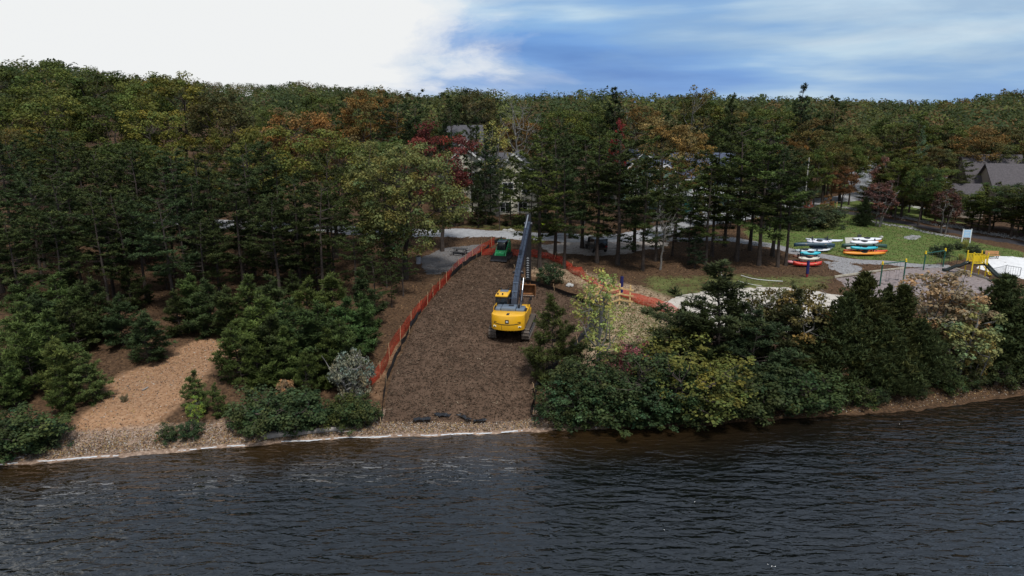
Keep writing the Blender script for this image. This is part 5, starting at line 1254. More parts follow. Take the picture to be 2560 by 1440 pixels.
def log(name, label, a, b, r, seed, cat='log'):
    a, b = G(*a), G(*b); g = Geo(); rng = np.random.default_rng(seed); s = np.linspace(0, 1, 14); P = np.array(a)[None] * (1 - s)[:, None] + np.array(b)[None] * s[:, None]; P[:, 2] = [float(terr(x, y)) + r * .7 for x, y in P[:, :2]]; P = P - np.array(a); P[:, :2] += rng.normal(0, r * .12, (14, 2))
    rad = np.interp(s, [0, .02, .95, 1], [.02, 1, .75, .02]) * r * rng.uniform(.92, 1.08, 14); g.tube(P, rad, n=9); o = link(name, g.mesh(name, M_DRIFT, tint=False), loc=a)
    return tag(o, label, cat)


log('driftwood_log', 'long grey driftwood log lying on the pebble beach', (652, 1096), (872, 1074), .20, 1)
log('driftwood_plank', 'short grey driftwood piece resting above the long log', (668, 1085), (728, 1077), .10, 2)
log('driftwood_stick', 'pale stick on the beach right of the driftwood log', (842, 1081), (884, 1079), .05, 3, 'stick')
log('driftwood_stick', 'pale stick on the beach at the far left', (30, 1148), (62, 1143), .06, 4, 'stick')
log('fallen_branch', 'thin fallen branch at the foot of the beach bush', (405, 1106), (450, 1092), .05, 5, 'branch')
log('fallen_branch', 'dark fallen branch on the bare slope', (355, 978), (372, 968), .06, 6, 'branch')


def build_timber_fence():
    P = [G(*p) for p in ((1466, 768), (1496, 757), (1524, 767), (1548, 760), (1574, 764))]; o = thing('timber_fence', 'new yellow timber rail fence beside the blue padded post', 'fence', P[0])
    for i, p in enumerate(P):
        q = p - P[0]; B().box((q.x, q.y, .95 + q.z), (.15, .15, 2.1), bev=.01).put('post', M_TIMBER, o)
    for a, b in zip(P[:-1], P[1:]):
        a, b = a - P[0], b - P[0]; d = (b - a).normalized()
        for k, z in enumerate((.45, 1.0, 1.55)):
            u, v = a - d * .35, b + d * .35; c = (u + v) / 2; c.z += z + k * .01; ang = math.atan2(d.y, d.x); n = Vector((-d.y, d.x, 0)) * .1
            B().box(c - n, ((v - u).length, .045, .14), rot=(0, -math.asin(d.z), ang)).put('rail', M_TIMBER, o)


build_timber_fence()
M_NAVYPAD = mat('pad_blue', (.012, .014, .10), .6, var=.2)
for px, by, h, lab in ((1553, 742, 2.1, 'dark blue padded net post beside the timber fence'), (2017, 694, 1.9, 'dark blue padded net post below the red canoe')):
    o = thing('net_post', lab, 'post', G(px, by)); B().cyl((0, 0, -.2), (0, 0, h), .06, n=10).put('pole', M_STEEL, o); B().cyl((0, 0, .45), (0, 0, h - .05), .16, n=14).put('pad', M_NAVYPAD, o); B().cyl((0, 0, .1), (0, 0, .45), .13, n=12).put('pad_skirt', mat('pad_red', (.25, .02, .03), .6), o); B().cyl((0, 0, h), (0, 0, h + .06), .07).put('cap', M_BLK, o)
o = thing('wooden_post', 'pale wooden post with white rope at the top of the sand court', 'post', G(1793, 690)); B().cyl((0, 0, -.2), (0, 0, 1.55), .12, .11, n=10).put('post', M_TIMBER, o); B().tube([(.1, 0, .9), (.35, -.1, .55), (.45, -.2, .1)], .03).put('rope', M_WHITE, o)


def rope(label, px, r=.032):
    C = catmull([G(*p).to_2d() for p in px], .6); a = C[0]; g = Geo(); base = Vector((a.x, a.y, float(terr(a.x, a.y)))); P = np.array([(c.x - base.x, c.y - base.y, float(terr(c.x, c.y)) - base.z + .09) for c in C]); g.tube(P, r, n=6)
    o = link('boundary_rope', g.mesh('boundary_rope', M_WHITE, tint=False), loc=base); tag(o, label, 'rope')


rope('white curved boundary rope at the far side of the sand court', ((1852, 690), (1880, 698), (1920, 703), (1957, 705)))
rope('thin white rope line nearer the sand court', ((1845, 704), (1870, 711), (1905, 717)), .022)

# ------------------------------------------------------------------ park: boats and racks


def hull_mesh(name, L, W, D, kind, m, deck):
    n, k = 19, 10; V, F, mi = [], [], []
    for i in range(n):
        s = -1 + 2 * i / (n - 1); w = W / 2 * max(0.02, (1 - abs(s) ** 2.3)) ** .62; rk = .10 * L * .12 * (abs(s) ** 4) if kind != 'board' else .10 * max(0, abs(s)) ** 5; d = D * (1 - .25 * abs(s) ** 3)
        for j in range(k):
            a = 2 * math.pi * j / k; y = math.cos(a) * w; z = math.sin(a); z = z * d * (.55 if z > 0 else .45)
            V.append((s * L / 2, y, z + rk + (D * .42 * abs(s) ** 3 if kind == 'canoe' and z > 0 else 0)))
    for i in range(n - 1):
        for j in range(k): F.append((i * k + j, i * k + (j + 1) % k, (i + 1) * k + (j + 1) % k, (i + 1) * k + j)); mi.append(1 if (j + .5) / k < .5 else 0)
    F += [tuple(range(k - 1, -1, -1)), tuple((n - 1) * k + j for j in range(k))]; mi += [0, 0]
    me = bpy.data.meshes.new(name); me.from_pydata(V, [], F); me.materials.append(m); me.materials.append(deck)
    for p, q in zip(me.polygons, mi): p.material_index = q; p.use_smooth = True
    me.update(); return me


def boat(name, label, cat, kind, px, py, Y, L, W, c1, c2=None, rz=0.0, flip=False, group=None, D=None):
    m = mat('hull_%s' % '_'.join('%d' % (c * 100) for c in c1), c1, .4, var=.08, scale=2, spec=.5); d = mat('hull_%s' % '_'.join('%d' % (c * 100) for c in (c2 or c1)), c2 or c1, .4, var=.08, scale=2, spec=.5)
    D = D or {'kayak': .36, 'canoe': .44, 'board': .14}[kind]; o = thing(name, label, cat, at(px, py, Y), rz, group); o.rotation_euler.x = math.pi if flip else R(17 if kind == 'kayak' else 10)
    h = link('hull', hull_mesh('hull', L, W * .88, D, kind, m, d), None, o)
    if kind == 'kayak':
        t = bmesh.new(); bmesh.ops.create_cone(t, cap_ends=True, segments=16, radius1=.30, radius2=.27, depth=.08)
        for v in t.verts: v.co = Vector((v.co.x * 1.5, v.co.y * .75, v.co.z + D * .5))
        q = B(); q.merge(t); q.put('cockpit', M_BLK, h); B().box((L * .33, 0, D * .42), (.25, .22, .04), bev=.015).put('hatch', M_BLK, h)
    elif kind == 'canoe':
        for s in (-.22, .25): B().box((L * s, 0, -D * .1 if flip else D * .38), (.22, W * .8, .03)).put('thwart', M_TIMBER, h)
    else: B().box((0, 0, D * .55), (L * .4, W * .55, .012)).put('deck_pad', M_HOOD, h); B().box((-L * .42, 0, -D * .7), (.2, .015, .16)).put('fin', M_BLK, h)
    return o


def rack(label, px, py, wid, hgt, levels, rz=0.0):
    p = G(px, py); o = thing('boat_rack', label, 'boat rack', p, rz, None); m = mat('rack_wood', (.045, .045, .06), .8, var=.3)
    for s in (-1, 1):
        B().box((s * wid / 2, 0, hgt / 2 - .1), (.12, .12, hgt + .2), bev=.01).put('upright', m, o)
        for z in levels: B().box((s * wid / 2, 0, z), (.09, 1.5, .08)).put('arm', m, o)
    B().box((0, 0, levels[0]), (wid, .08, .08)).put('crossbeam', m, o); return p


ra = rack('right boat rack on the lawn holding orange and white boats', 2162, 638, 2.0, 2.1, (.25, .75, 1.25, 1.7)); Y = ra.y
WHT, GRN, ORG, TEAL, RED, NAV, CRM, PNK = (.68, .70, .72), (.035, .085, .07), (.75, .27, .02), (.02, .36, .46), (.50, .03, .02), (.03, .06, .12), (.55, .50, .40), (.50, .12, .14)
boat('kayak', 'orange and yellow kayak lowest on the right boat rack', 'kayak', 'kayak', 2160, 633, Y - .55, 5.2, .75, (.72, .12, .01), ORG, R(-2))
boat('kayak', 'red kayak behind the orange one on the right boat rack', 'kayak', 'kayak', 2163, 628, Y + .5, 5.4, .72, (.55, .05, .015), (.62, .07, .02), R(-3))
boat('kayak', 'teal kayak on the second level of the right boat rack', 'kayak', 'kayak', 2160, 619.5, Y - .5, 3.3, .8, TEAL, (.02, .42, .52), R(-3))
boat('canoe', 'dark green canoe lying behind the teal kayak', 'canoe', 'canoe', 2161, 612, Y + .45, 5.5, .9, GRN, None, R(-4), True)
boat('kayak', 'white kayak on the third level of the right boat rack', 'kayak', 'kayak', 2160, 606, Y - .5, 3.4, .8, WHT, (.74, .75, .78), R(-4))
boat('kayak', 'white and orange kayak topmost on the right boat rack', 'kayak', 'kayak', 2167, 598, Y + .4, 3.5, .8, ORG, WHT, R(-5))
boat('kayak', 'red-orange kayak behind the topmost white one', 'kayak', 'kayak', 2182, 603, Y + 1.0, 2.2, .7, (.62, .10, .01), (.72, .2, .01), R(-6))
o = thing('leaning_board', 'pale board leaning at the left end of the right boat rack', 'board', G(2122, 622), R(8)); B().box((0, 0, .75), (1.1, .06, 1.5), rot=(R(-25), 0, 0), bev=.02).put('board', mat('board_cream', (.50, .49, .42), .6), o)
o = thing('folding_chair', 'grey chair standing behind the right boat rack', 'chair', G(2148, 606), R(170)); B().box((0, 0, .42), (.5, .45, .05), bev=.01).put('seat', M_STEEL, o); B().box((0, -.25, .75), (.5, .05, .6), rot=(R(-12), 0, 0), bev=.01).put('backrest', M_STEEL, o)
for x in (-.22, .22):
    for y in (-.2, .2): B().cyl((x, y, 0), (x, y, .42), .02, n=6).put('leg', M_STEEL, o)
rb = rack('left boat rack on the lawn beside the leaning pine', 2046, 628, 1.9, 1.9, (.25, .75, 1.2, 1.6)); Y = rb.y
boat('paddle_board', 'long white paddle board on top of the left boat rack', 'paddle board', 'board', 2060, 601, Y + .5, 4.4, .75, WHT, (.66, .70, .76), R(-14), D=.3)
boat('kayak', 'white and purple kayak under the long paddle board', 'kayak', 'kayak', 2048, 605, Y - .3, 3.0, .75, (.55, .5, .6), (.72, .70, .74), R(-8))
boat('canoe', 'dark blue-grey canoe across the left boat rack', 'canoe', 'canoe', 2036, 610, Y - .55, 5.0, .85, (.03, .07, .10), None, R(-5), True)
boat('kayak', 'navy kayak in the middle of the left boat rack', 'kayak', 'kayak', 2050, 617, Y + .3, 2.6, .75, (.012, .016, .04), NAV, R(-4))
boat('kayak', 'yellow-tipped white kayak at the back of the left boat rack', 'kayak', 'kayak', 2058, 620, Y + .8, 2.4, .7, (.62, .58, .12), WHT, R(-4))
boat('paddle_board', 'white and blue paddle board lowest on the left boat rack', 'paddle board', 'board', 2043, 624.5, Y - .6, 3.1, .8, (.06, .14, .36), WHT, R(-7), D=.22)
rc = rack('low boat rack nearest the pines holding a red canoe', 2018, 664, 1.9, 2.0, (.3, .8, 1.25, 1.6)); Y = rc.y
boat('canoe', 'red canoe lowest on the rack nearest the pines', 'canoe', 'canoe', 2018, 660, Y - .5, 3.3, .85, RED, (.58, .05, .03), R(-2))
boat('kayak', 'pink kayak behind the red canoe', 'kayak', 'kayak', 1988, 655, Y + .5, 1.9, .7, PNK, (.55, .20, .22), R(-3))
boat('kayak', 'cream kayak on the rack nearest the pines', 'kayak', 'kayak', 2022, 646, Y - .5, 2.4, .8, CRM, (.62, .58, .48), R(-3))
boat('kayak', 'brown kayak behind the cream one', 'kayak', 'kayak', 2010, 641, Y + .5, 2.6, .7, (.18, .07, .04), (.22, .09, .05), R(-3))
boat('kayak', 'turquoise kayak near the top of the rack nearest the pines', 'kayak', 'kayak', 2026, 633, Y - .5, 2.3, .75, (.02, .40, .50), (.03, .46, .55), R(-4))
boat('kayak', 'white kayak topmost on the rack nearest the pines', 'kayak', 'kayak', 2012, 627, Y + .4, 2.3, .75, WHT, (.62, .70, .72), R(-4))
# ------------------------------------------------------------------ playground
M_SWG = mat('swing_green', (.012, .085, .06), .45, var=.12); M_YP = mat('play_yellow', (.82, .58, .02), .45, var=.06); M_PLAS = mat('slide_black', (.014, .02, .018), .3, var=.2)


def swing(label, a, b, h, n):
    A, Bp = G(*a), G(*b); o = thing('swing_set', label, 'swing set', A); d = Bp - A; n3 = Vector((-d.y, d.x, 0)).normalized()
    for q in (Vector(), d):
        z = h + (0 if q.length < .1 else d.z * 0); B().cyl(q + Vector((0, 0, -.1 if q.length < .1 else -.1 - 0)), Vector((q.x, q.y, h)), .07, n=12).put('post', M_SWG, o); B().cyl(Vector((q.x, q.y, h)), Vector((q.x, q.y, h + .18)), .10, .08, n=12).put('post_cap', M_YP, o)
        B().box((q.x, q.y, h - .1), (.18, .18, .12)).put('bracket', M_YP, o)
    B().cyl((0, 0, h - .1), (d.x, d.y, h - .1), .055, n=12).put('crossbar', M_SWG, o)
    for k in range(n):
        c = d * ((k + .7) / (n + .4)); c.z = 0
        for s in (-.22, .22): u = d.normalized() * s; B().cyl((c.x + u.x, c.y + u.y, h - .12), (c.x + u.x * .95, c.y + u.y * .95, .5 + d.z * k / n), .012, n=5).put('chain', M_STEEL, o)
        B().box((c.x, c.y, .5 + d.z * k / n), (.48, .18, .03), rot=(0, 0, math.atan2(d.y, d.x)), bev=.01).put('swing_seat', M_BLK, o)


swing('green swing frame with yellow caps rising above the cedars', (2199, 716), (2257, 708), 2.55, 2)
swing('second green swing frame half hidden by the pinkish tree', (2308, 676), (2357, 668), 2.1, 2)


def build_tower():
    p = G(2436, 690); o = thing('slide_tower', 'yellow playground tower with two black slides', 'playground tower', p, R(-6))
    for x in (-.75, .75):
        for y in (-.65, .65): B().cyl((x, y, -.1), (x, y, 2.75), .065, n=10).put('post', M_YP, o); B().cyl((x, y, 2.75), (x, y, 2.83), .08, n=10).put('post_cap', M_YP, o)
    B().box((0, 0, 1.42), (1.6, 1.4, .09)).put('platform', M_BLK, o)
    for y in (-.65, .65):
        pn = B().box((0, y, 2.45), (1.42, .05, .06)).box((0, y, 1.6), (1.42, .05, .06)).put('railing', M_YP, o)
        for k in range(9): B().box((-.62 + k * .155, y, 2.02), (.07, .035, .82)).put('slat', M_YP, pn)
    pn = B().box((.75, .2, 2.45), (.05, .8, .06)).box((.75, .2, 1.6), (.05, .8, .06)).put('railing', M_YP, o)
    for k in range(5): B().box((.75, -.1 + k * .15, 2.02), (.035, .07, .82)).put('slat', M_YP, pn)

    def slide(pts, w):
        V, F = [], []; ring = [(-w / 2, .32), (-w / 2 * .9, .05), (0, 0), (w / 2 * .9, .05), (w / 2, .32)]
        for i, (x, y, z) in enumerate(pts):
            a, c = Vector(pts[max(0, i - 1)]), Vector(pts[min(len(pts) - 1, i + 1)]); t = (c - a); t.z = 0; t.normalize(); n = Vector((-t.y, t.x, 0)); V += [(x + n.x * u, y + n.y * u, z + v) for u, v in ring]
        for i in range(len(pts) - 1):
            for j in range(4): F.append((i * 5 + j, i * 5 + j + 1, (i + 1) * 5 + j + 1, (i + 1) * 5 + j))
        me = bpy.data.meshes.new('slide'); me.from_pydata(V, [], F); me.update(); q = link('slide', me, M_PLAS, o); q.modifiers.new('t', 'SOLIDIFY').thickness = .04
        for f in me.polygons: f.use_smooth = True
    slide([(-.75, .0, 1.45), (-1.2, .05, 1.25), (-1.6, .15, .95), (-2.0, .3, .85), (-2.4, .42, .6), (-2.8, .5, .35), (-3.2, .55, .32)], .6)
    slide([(.55, -.65, 1.45), (.75, -1.1, 1.1), (1.0, -1.6, .7), (1.25, -2.1, .35), (1.45, -2.5, .28)], .6)
    st = B()
    for s in (-.3, .3): st.cyl((.85 + 0, .25 + s, 1.45), (1.9, .25 + s, 0), .035, n=8)
    for k in range(5): st.box((.95 + k * .2, .25, 1.25 - k * .27), (.2, .6, .04))
    st.put('ladder', M_YP, o)


build_tower()


def railing(label, a, b, c, h, m, name='metal_railing', cat='railing'):
    P = [G(*q) for q in (a, b, c)]; o = thing(name, label, cat, P[0])
    for u, v in zip(P[:-1], P[1:]):
        u, v = u - P[0], v - P[0]; n = max(2, int((v - u).length / .22))
        B().cyl(u + Vector((0, 0, h)), v + Vector((0, 0, h)), .025, n=6).cyl(u + Vector((0, 0, .12)), v + Vector((0, 0, .12)), .02, n=6).put('rail', m, o)
        for k in range(n + 1): q = u.lerp(v, k / n); r = .03 if k in (0, n) else .012; B().cyl(q + Vector((0, 0, -.05 if k in (0, n) else .12)), q + Vector((0, 0, h)), r, n=6).put('baluster' if 0 < k < n else 'post', m, o)


railing('grey metal railing on the white sand', (2480, 694), (2512, 686), (2549, 692), 1.05, mat('rail_grey', (.17, .18, .19), .4, metal=.6))
railing('black metal fence panel behind the pinkish tree', (2352, 666), (2372, 660), (2391, 664), 1.0, M_BLK, 'fence_panel', 'fence')


def bench(label, px, py, rz):
    o = thing('park_bench', label, 'bench', on(px, py, .06), rz); m = mat('bench_wood', (.45, .22, .09), .7, var=.2)
    for k in range(3): B().box((0, -.16 + k * .16, .45), (1.5, .13, .04)).put('seat_slat', m, o)
    for k in range(3): B().box((0, .27 + k * .03, .60 + k * .14), (1.5, .04, .12), rot=(R(-12), 0, 0)).put('back_slat', m, o)
    for x in (-.55, .55): B().prism([(-.22, 0), (-.14, 0), (-.1, .42), (.2, .42), (.25, 0), (.33, 0), (.3, .45), (.40, .98), (.35, .98), (.22, .47), (-.2, .46)], x - .03, x + .03).put('leg', M_BLK, o)


bench('brown wooden bench at the edge of the white sand', 2480, 648, R(-12))


def build_sign():
    p = G(2414, 606); o = thing('notice_sign', 'white and pale blue notice sign on two posts beside the trail', 'sign', p, R(-8)); wht = mat('sign_white', (.70, .72, .74), .5)
    for x in (-.52, .52): B().box((x, 0, .85), (.11, .11, 1.95), bev=.01).put('post', wht, o); B().box((x, 0, 1.85), (.14, .14, .05), bev=.01).put('post_cap', wht, o)
    pn = B().box((0, -.02, 1.22), (.94, .05, 1.1)).put('panel', wht, o); bl = mat('sign_blue', (.36, .58, .80), .5, var=.05); dk = mat('sign_print', (.55, .68, .80), .5)
    B().box((0, -.05, 1.22), (.84, .01, 1.0)).put('poster', bl, pn)
    for k in range(5): B().box((0, -.0585, 1.58 - k * .19), ((.5, .62, .42, .6, .5)[k], .006, .07)).put('print_line', wht if k % 2 else dk, pn)


build_sign()
# timber kerb round the playground
for lab, pts in (('pale timber kerb along the upper edge of the playground', ((2086, 694), (2180, 681), (2262, 672))), ('pale timber kerb right of the pinkish tree', ((2372, 669), (2420, 683), (2468, 699)))):
    P = [G(*q) for q in pts]; o = thing('timber_kerb', lab, 'kerb', P[0])
    for a, b in zip(P[:-1], P[1:]): a, b = a - P[0], b - P[0]; d = b - a; B().box((a + b) / 2 + Vector((0, 0, .1)), (d.length - .02, .15, .22), rot=(0, -math.asin(d.z / d.length), math.atan2(d.y, d.x)), bev=.01).put('timber', mat('kerb_timber', (.42, .38, .30), .85, var=.2, scale=4), o)


def picnic(label, px, py, rz, m):
    o = thing('picnic_table', label, 'picnic table', on(px, py, .04), rz)
    for k in range(5): B().box((0, -.32 + k * .16, .76), (1.85, .145, .045)).put('top_plank', m, o)
    for s in (-1, 1):
        for k in (0, 1): B().box((0, s * (.68 + k * .15), .45), (1.85, .135, .045)).put('seat_plank', m, o)
    for x in (-.62, .62):
        for s in (-1, 1): B().prism([(s * .75, 0), (s * .65, 0), (s * .22, .74), (s * .32, .74)], x - .03, x + .03).put('leg', m, o)
        B().box((x + .061, 0, .42), (.05, 1.7, .09)).put('crossbeam', m, o)


picnic('dark weathered picnic table on the grey gravel left of the orange fence', 1150, 637, R(-20), mat('table_wood', (.07, .068, .068), .85, var=.3))
o = thing('litter_bin', 'pale grey litter bin left of the picnic table under the oak', 'bin', on(1046, 660, .03)); B().cyl((0, 0, 0), (0, 0, .85), .27, .30, n=18).put('body', mat('bin_grey', (.35, .36, .38), .6), o); B().cyl((0, 0, .85), (0, 0, .93), .32, .22, n=18).put('lid', M_BLK, o)


def boulder(label, px, py, r, seed, c=(.42, .41, .38)):
    rng = random.Random(seed); bm = bmesh.new(); bmesh.ops.create_icosphere(bm, subdivisions=3, radius=r)
    from mathutils import noise as mn
    for v in bm.verts: k = 1 + .35 * mn.noise(v.co * 1.6 / r + Vector((seed, 0, 0))) + .12 * mn.noise(v.co * 5 / r); v.co = Vector((v.co.x * k * 1.3, v.co.y * k, v.co.z * k * .75))
    me = bpy.data.meshes.new('boulder'); bm.to_mesh(me); bm.free(); o = link('boulder', me, mat('boulder_stone', c, .9, var=.25, scale=3, bump=.5), loc=on(px, py, r * .35)); tag(o, label, 'boulder')


boulder('pale boulder on the verge behind the green loader', 1277, 580, .42, 1); boulder('smaller pale boulder beside the road left of the boom', 1262, 577, .25, 2)
boulder('small brown rock on the lawn right of the boats', 2203, 594, .22, 3, (.2, .12, .08)); boulder('pale stone among the silt fence curve', 1424, 716, .3, 4)


def grass_clump(label, px, py, h, c, seed, n=260):
    rng = np.random.default_rng(seed); g = Geo(); a = rng.uniform(0, 6.28, n); s = np.abs(rng.normal(0, .30, n)); d = unit(np.stack([np.cos(a) * s, np.sin(a) * s, np.ones(n)], 1)); L = h * rng.uniform(.6, 1.1, n); b, _ = ortho(d, rng); P = np.stack([np.cos(a) * .18 * rng.random(n), np.sin(a) * .18 * rng.random(n), 0 * a], 1) + d * (L / 2)[:, None]
    g.diamonds(P, d, b, L, .05, np.array(c) * rng.uniform(.6, 1.35, (n, 1))); o = link('ornamental_grass', g.mesh('ornamental_grass', M_LEAF), loc=G(px, py)); tag(o, label, 'grass')


grass_clump('tall yellow-green grass clump under the notice sign', 2411, 622, 1.15, (.42, .40, .12), 1); grass_clump('yellow-green grass clump behind the yellow tower', 2402, 650, .85, (.40, .38, .12), 2); grass_clump('low dry grass tuft on the bare slope', 312, 1005, .6, (.20, .17, .10), 3, 90)
for i, (px, top, Yo) in enumerate(((2345, 612, 85), (2372, 608, 86.5), (2398, 606, 87.5), (2432, 612, 86), (2448, 620, 84.5), (2362, 622, 83.5))):
    tree_px(SHRUBS[i % 4], 'bed_shrub', ('low dark shrub at the left of the planting bed', 'low dark shrub behind the left bed shrub', 'low dark shrub left of the yellow-green grass clump', 'low dark shrub right of the yellow-green grass clump', 'low dark shrub at the right end of the planting bed', 'low greyish shrub at the front of the planting bed')[i], px, top, Yo, (.05, .072, .036), 1.0, cat='shrub')
for i, (px, top, Yo) in enumerate(((2028, 521, 101), (2052, 519, 101.5), (2072, 520, 102))): tree_px(SHRUBS[i], 'hedge_bush', ('rounded hedge bush left at the head of the trail', 'rounded hedge bush at the middle of the trail head', 'rounded hedge bush right at the head of the trail')[i], px, top, Yo, (.075, .095, .045), 1.5, cat='bush')
for px, py, h, m, lab in ((2091, 519, 1.0, M_TIMBER, 'short pale marker post at the head of the trail'), (2104, 518, 1.5, M_BLK, 'thin dark post at the head of the trail')):
    o = thing('marker_post', lab, 'post', G(px, py)); B().box((0, 0, h / 2), (.12, .12, h), bev=.01).put('post', m, o); B().box((0, 0, h + .02), (.14, .14, .05), bev=.01).put('cap', m, o)
o = thing('flag_pole', 'thin white pole in front of the white deck', 'pole', G(1691, 505)); B().cyl((0, 0, 0), (0, 0, 4.2), .06, .04, n=8).put('pole', M_WHITE, o); B().cyl((0, 0, 4.2), (0, 0, 4.3), .08, n=8).put('finial', M_WHITE, o)
o = thing('utility_pole', 'pale utility pole among the trees left of the climbing road', 'utility pole', at(2012, 500, 108).to_2d().to_3d() + Vector((0, 0, float(terr(at(2012, 500, 108).x, 108))))); B().cyl((0, 0, 0), (0, 0, 9.4), .11, .07, n=10).put('pole', mat('pole_grey', (.34, .32, .29), .8), o); B().box((0, .1, 8.6), (.25, .2, .4)).put('transformer', M_STEEL, o)

# ------------------------------------------------------------------ houses
M_CREAM = mat('cream_siding', (.62, .59, .47), .8, var=.08); M_ROOFG = mat('roof_shingle', (.085, .082, .09), .9, var=.25, scale=4, bump=.4, bscale=12); M_ROOFB = mat('roof_blue_grey', (.07, .085, .13), .85, var=.2, scale=4); M_ROOFBR = mat('roof_brown_grey', (.085, .075, .078), .9, var=.25, scale=4, bump=.4, bscale=12); M_TRIM = mat('white_trim', (.74, .74, .72), .6, var=.05); M_SAGE = mat('sage_siding', (.12, .19, .15), .8, var=.1)


def win(parent, x, y, z, w, h, bars=2):
    f = B().box((x, y - .03, z), (w + .2, .06, h + .2)).put('window', M_TRIM, parent); nx = bars
    for i in range(nx):
        for j in range(2): B().box((x - w / 2 + w * (i + .5) / nx, y - .07, z - h / 2 + h * (j + .5) / 2), (w / nx - .06, .02, h / 2 - .06)).put('pane', M_GLASS, f)


def house(label, loc, rz, w, d, eave, ridge, wall_m, roof_m, windows=(), gable_front=True, door=None, dormer=False, chimney=False):
    o = thing('house', label, 'house', loc, rz); ov = .45
    if gable_front:
        wl = B().prism([(-w / 2, -1), (w / 2, -1), (w / 2, eave), (0, ridge), (-w / 2, eave)], -d / 2, d / 2, axis='y').put('wall', wall_m, o); sl = math.atan2(ridge - eave, w / 2); L = math.hypot(w / 2, ridge - eave) + ov
        for s in (-1, 1):
            c = Vector((s * (w / 4 + ov * .5 * math.cos(sl)), 0, (eave + ridge) / 2 - ov * .5 * math.sin(sl) + .12)); rf = B().box(c, (L, d + .9, .16), rot=(0, s * sl, 0)).put('roof', roof_m, o)
            B().box(c + Vector((0, -d / 2 - .47, -.05)), (L, .06, .28), rot=(0, s * sl, 0)).put('barge_board', M_TRIM, rf)
    else:
        wl = B().prism([(-d / 2, -1), (d / 2, -1), (d / 2, eave), (0, ridge), (-d / 2, eave)], -w / 2, w / 2).put('wall', wall_m, o); sl = math.atan2(ridge - eave, d / 2); L = math.hypot(d / 2, ridge - eave) + ov
        for s in (-1, 1):
            c = Vector((0, s * (d / 4 + ov * .5 * math.cos(sl)), (eave + ridge) / 2 - ov * .5 * math.sin(sl) + .12)); rf = B().box(c, (w + .9, L, .16), rot=(-s * sl, 0, 0)).put('roof', roof_m, o); B().box((0, s * (d / 2 + ov * .95), eave - ov * math.tan(sl) * .9), (w + .9, .08, .2)).put('gutter', M_TRIM, rf)
    for x, z, ww, hh in windows: win(o, x, -d / 2, z, ww, hh)
    if door: B().box((door, -d / 2 - .03, 1.05), (1.0, .06, 2.1)).put('door', M_TRIM, o)
    if dormer: dm = B().prism([(-.9, eave + .3), (.9, eave + .3), (.9, eave + 1.7), (0, eave + 2.4), (-.9, eave + 1.7)], -d / 2 + .4, 0, axis='y').put('dormer', wall_m, o); win(o, 0, -d / 2 + .4, eave + 1.1, .9, 1.1)
    if chimney: B().box((w * .25, .6, ridge + .2), (.7, .7, 1.6)).put('chimney', mat('brick_red', (.22, .09, .06), .9, var=.3, scale=8), o)
    return o


def hloc(px, Y): x = at(px, 400, Y).x; return Vector((x, Y, float(terr(x, Y))))


house('cream gabled house with grey roof behind the red oak', hloc(1158, 116), R(6), 8.5, 9, 6.8, 10.2, M_CREAM, M_ROOFG, ((-2.2, 5.4, 1.2, 1.5), (1.6, 5.4, 1.6, 1.7), (-1.6, 2.2, 1.6, 1.6), (1.8, 2.2, 1.6, 1.6)), True)
house('tall grey-roofed wing behind the cream gabled house', hloc(1158, 126), R(6), 6.5, 8, 8.4, 12.8, M_CREAM, M_ROOFG, ((-2, 6, 1.2, 1.4),), False, dormer=True)
house('cream gabled house with large window left of the pine stand', hloc(1290, 114), R(-4), 7.5, 9, 5.8, 9.3, M_CREAM, M_ROOFG, ((-1.0, 3.9, 1.7, 1.8), (1.9, 3.9, 1.2, 1.6), (-1.4, .9, 1.6, 1.4), (1.4, .9, 1.4, 1.4)), True)
house('low grey-roofed wing left of the cream house with large window', hloc(1240, 119), R(-4), 9, 8, 5.2, 8.6, M_CREAM, M_ROOFG, ((-2, 3.6, 1.3, 1.5), (1, 3.6, 1.3, 1.5)), False)
house('sage-green gabled house behind the pine stand', hloc(1592, 122), R(5), 7, 9, 5.5, 9.2, M_SAGE, M_ROOFB, ((-1.6, 4.6, 1.1, 1.6), (1.6, 4.6, 1.1, 1.6), (-1.4, 2, 1.5, 1.6), (1.6, 2, 1.2, 1.6)), True)
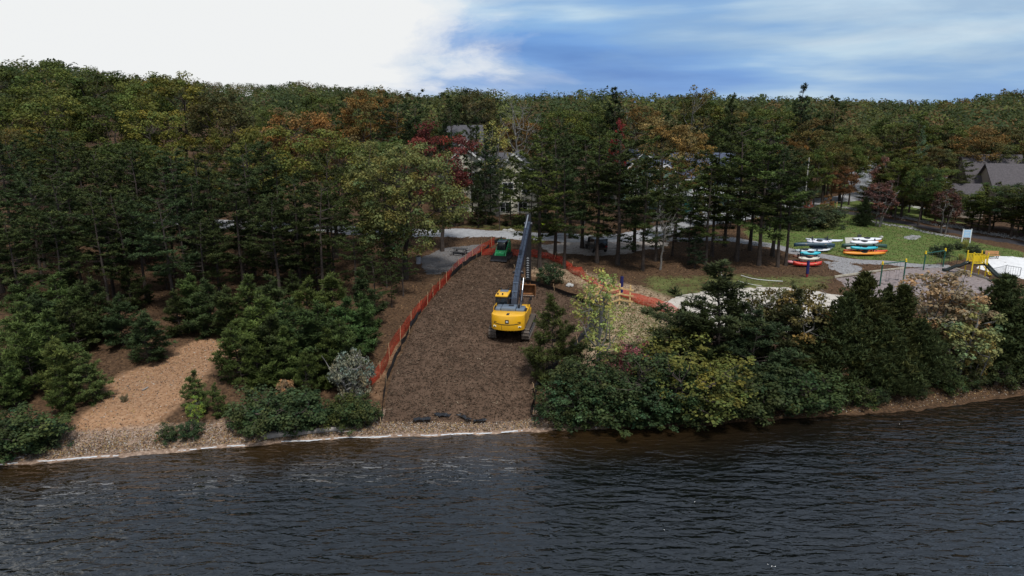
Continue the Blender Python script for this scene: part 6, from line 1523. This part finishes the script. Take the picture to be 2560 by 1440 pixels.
hb = house('blue-grey roofed house with long white deck behind the pine stand', hloc(1725, 118), R(-5), 14, 9, 5.4, 9.0, M_SAGE, M_ROOFB, tuple((x, 4.0, 1.3, 1.9) for x in (-5.4, -3.4, -1.4, .6, 2.6, 4.6, 6.0)), False, door=-2.4)
dk = B().box((0, -5.9, 2.75), (15, 2.6, .25)).put('deck', M_TRIM, hb)
for k in range(9): B().box((-7.4 + k * 1.85, -7.1, 3.35), (.12, .12, 1.1)).put('deck_post', M_TRIM, dk); B().box((-7.4 + k * 1.85, -7.1, 1.3), (.14, .14, 2.8)).put('deck_leg', M_TRIM, dk)
B().box((0, -7.1, 3.88), (15, .14, .1)).box((0, -7.1, 3.15), (15, .06, .5)).put('deck_rail', M_TRIM, dk)
for x in (-4.5, 3.5): B().prism([(x - 2.4, 5.3), (x + 2.4, 5.3), (x, 7.2)], -5.2, -2.0, axis='y').put('cross_gable', M_SAGE, hb); B().prism([(x - 2.7, 5.2), (x, 7.35), (x + 2.7, 5.2), (x + 2.7, 5.4), (x, 7.6), (x - 2.7, 5.4)], -5.5, -2.0, axis='y').put('gable_trim', M_TRIM, hb)
house('small pale house deep in the wood left of the utility pole', hloc(1970, 136), R(8), 6, 7, 9.0, 11.0, M_TRIM, M_ROOFG, ((-1, 7.6, 1, 1.2), (1.2, 7.6, 1, 1.2)), False)
house('large grey-roofed house at the right edge', hloc(2572, 118), R(-14), 12, 11, 3.6, 8.2, mat('tan_siding', (.30, .25, .20), .85), M_ROOFBR, ((-2.5, 2.2, 1.3, 1.4), (1.5, 2.2, 1.3, 1.4)), False)
house('second grey roof rising left of the large one at the right edge', hloc(2476, 124), R(-10), 9, 8, 4.6, 9.2, mat('tan_siding', (.36, .30, .24), .85), M_ROOFBR, ((-2.5, 2.4, 1.3, 1.5),), False)
house('low grey-roofed garage beside the dark red-leaved tree', hloc(2412, 115), R(-10), 5.5, 6, 2.6, 5.0, mat('tan_siding', (.36, .30, .24), .85), M_ROOFBR, ((0, 1.6, 1.3, 1.2),), False)
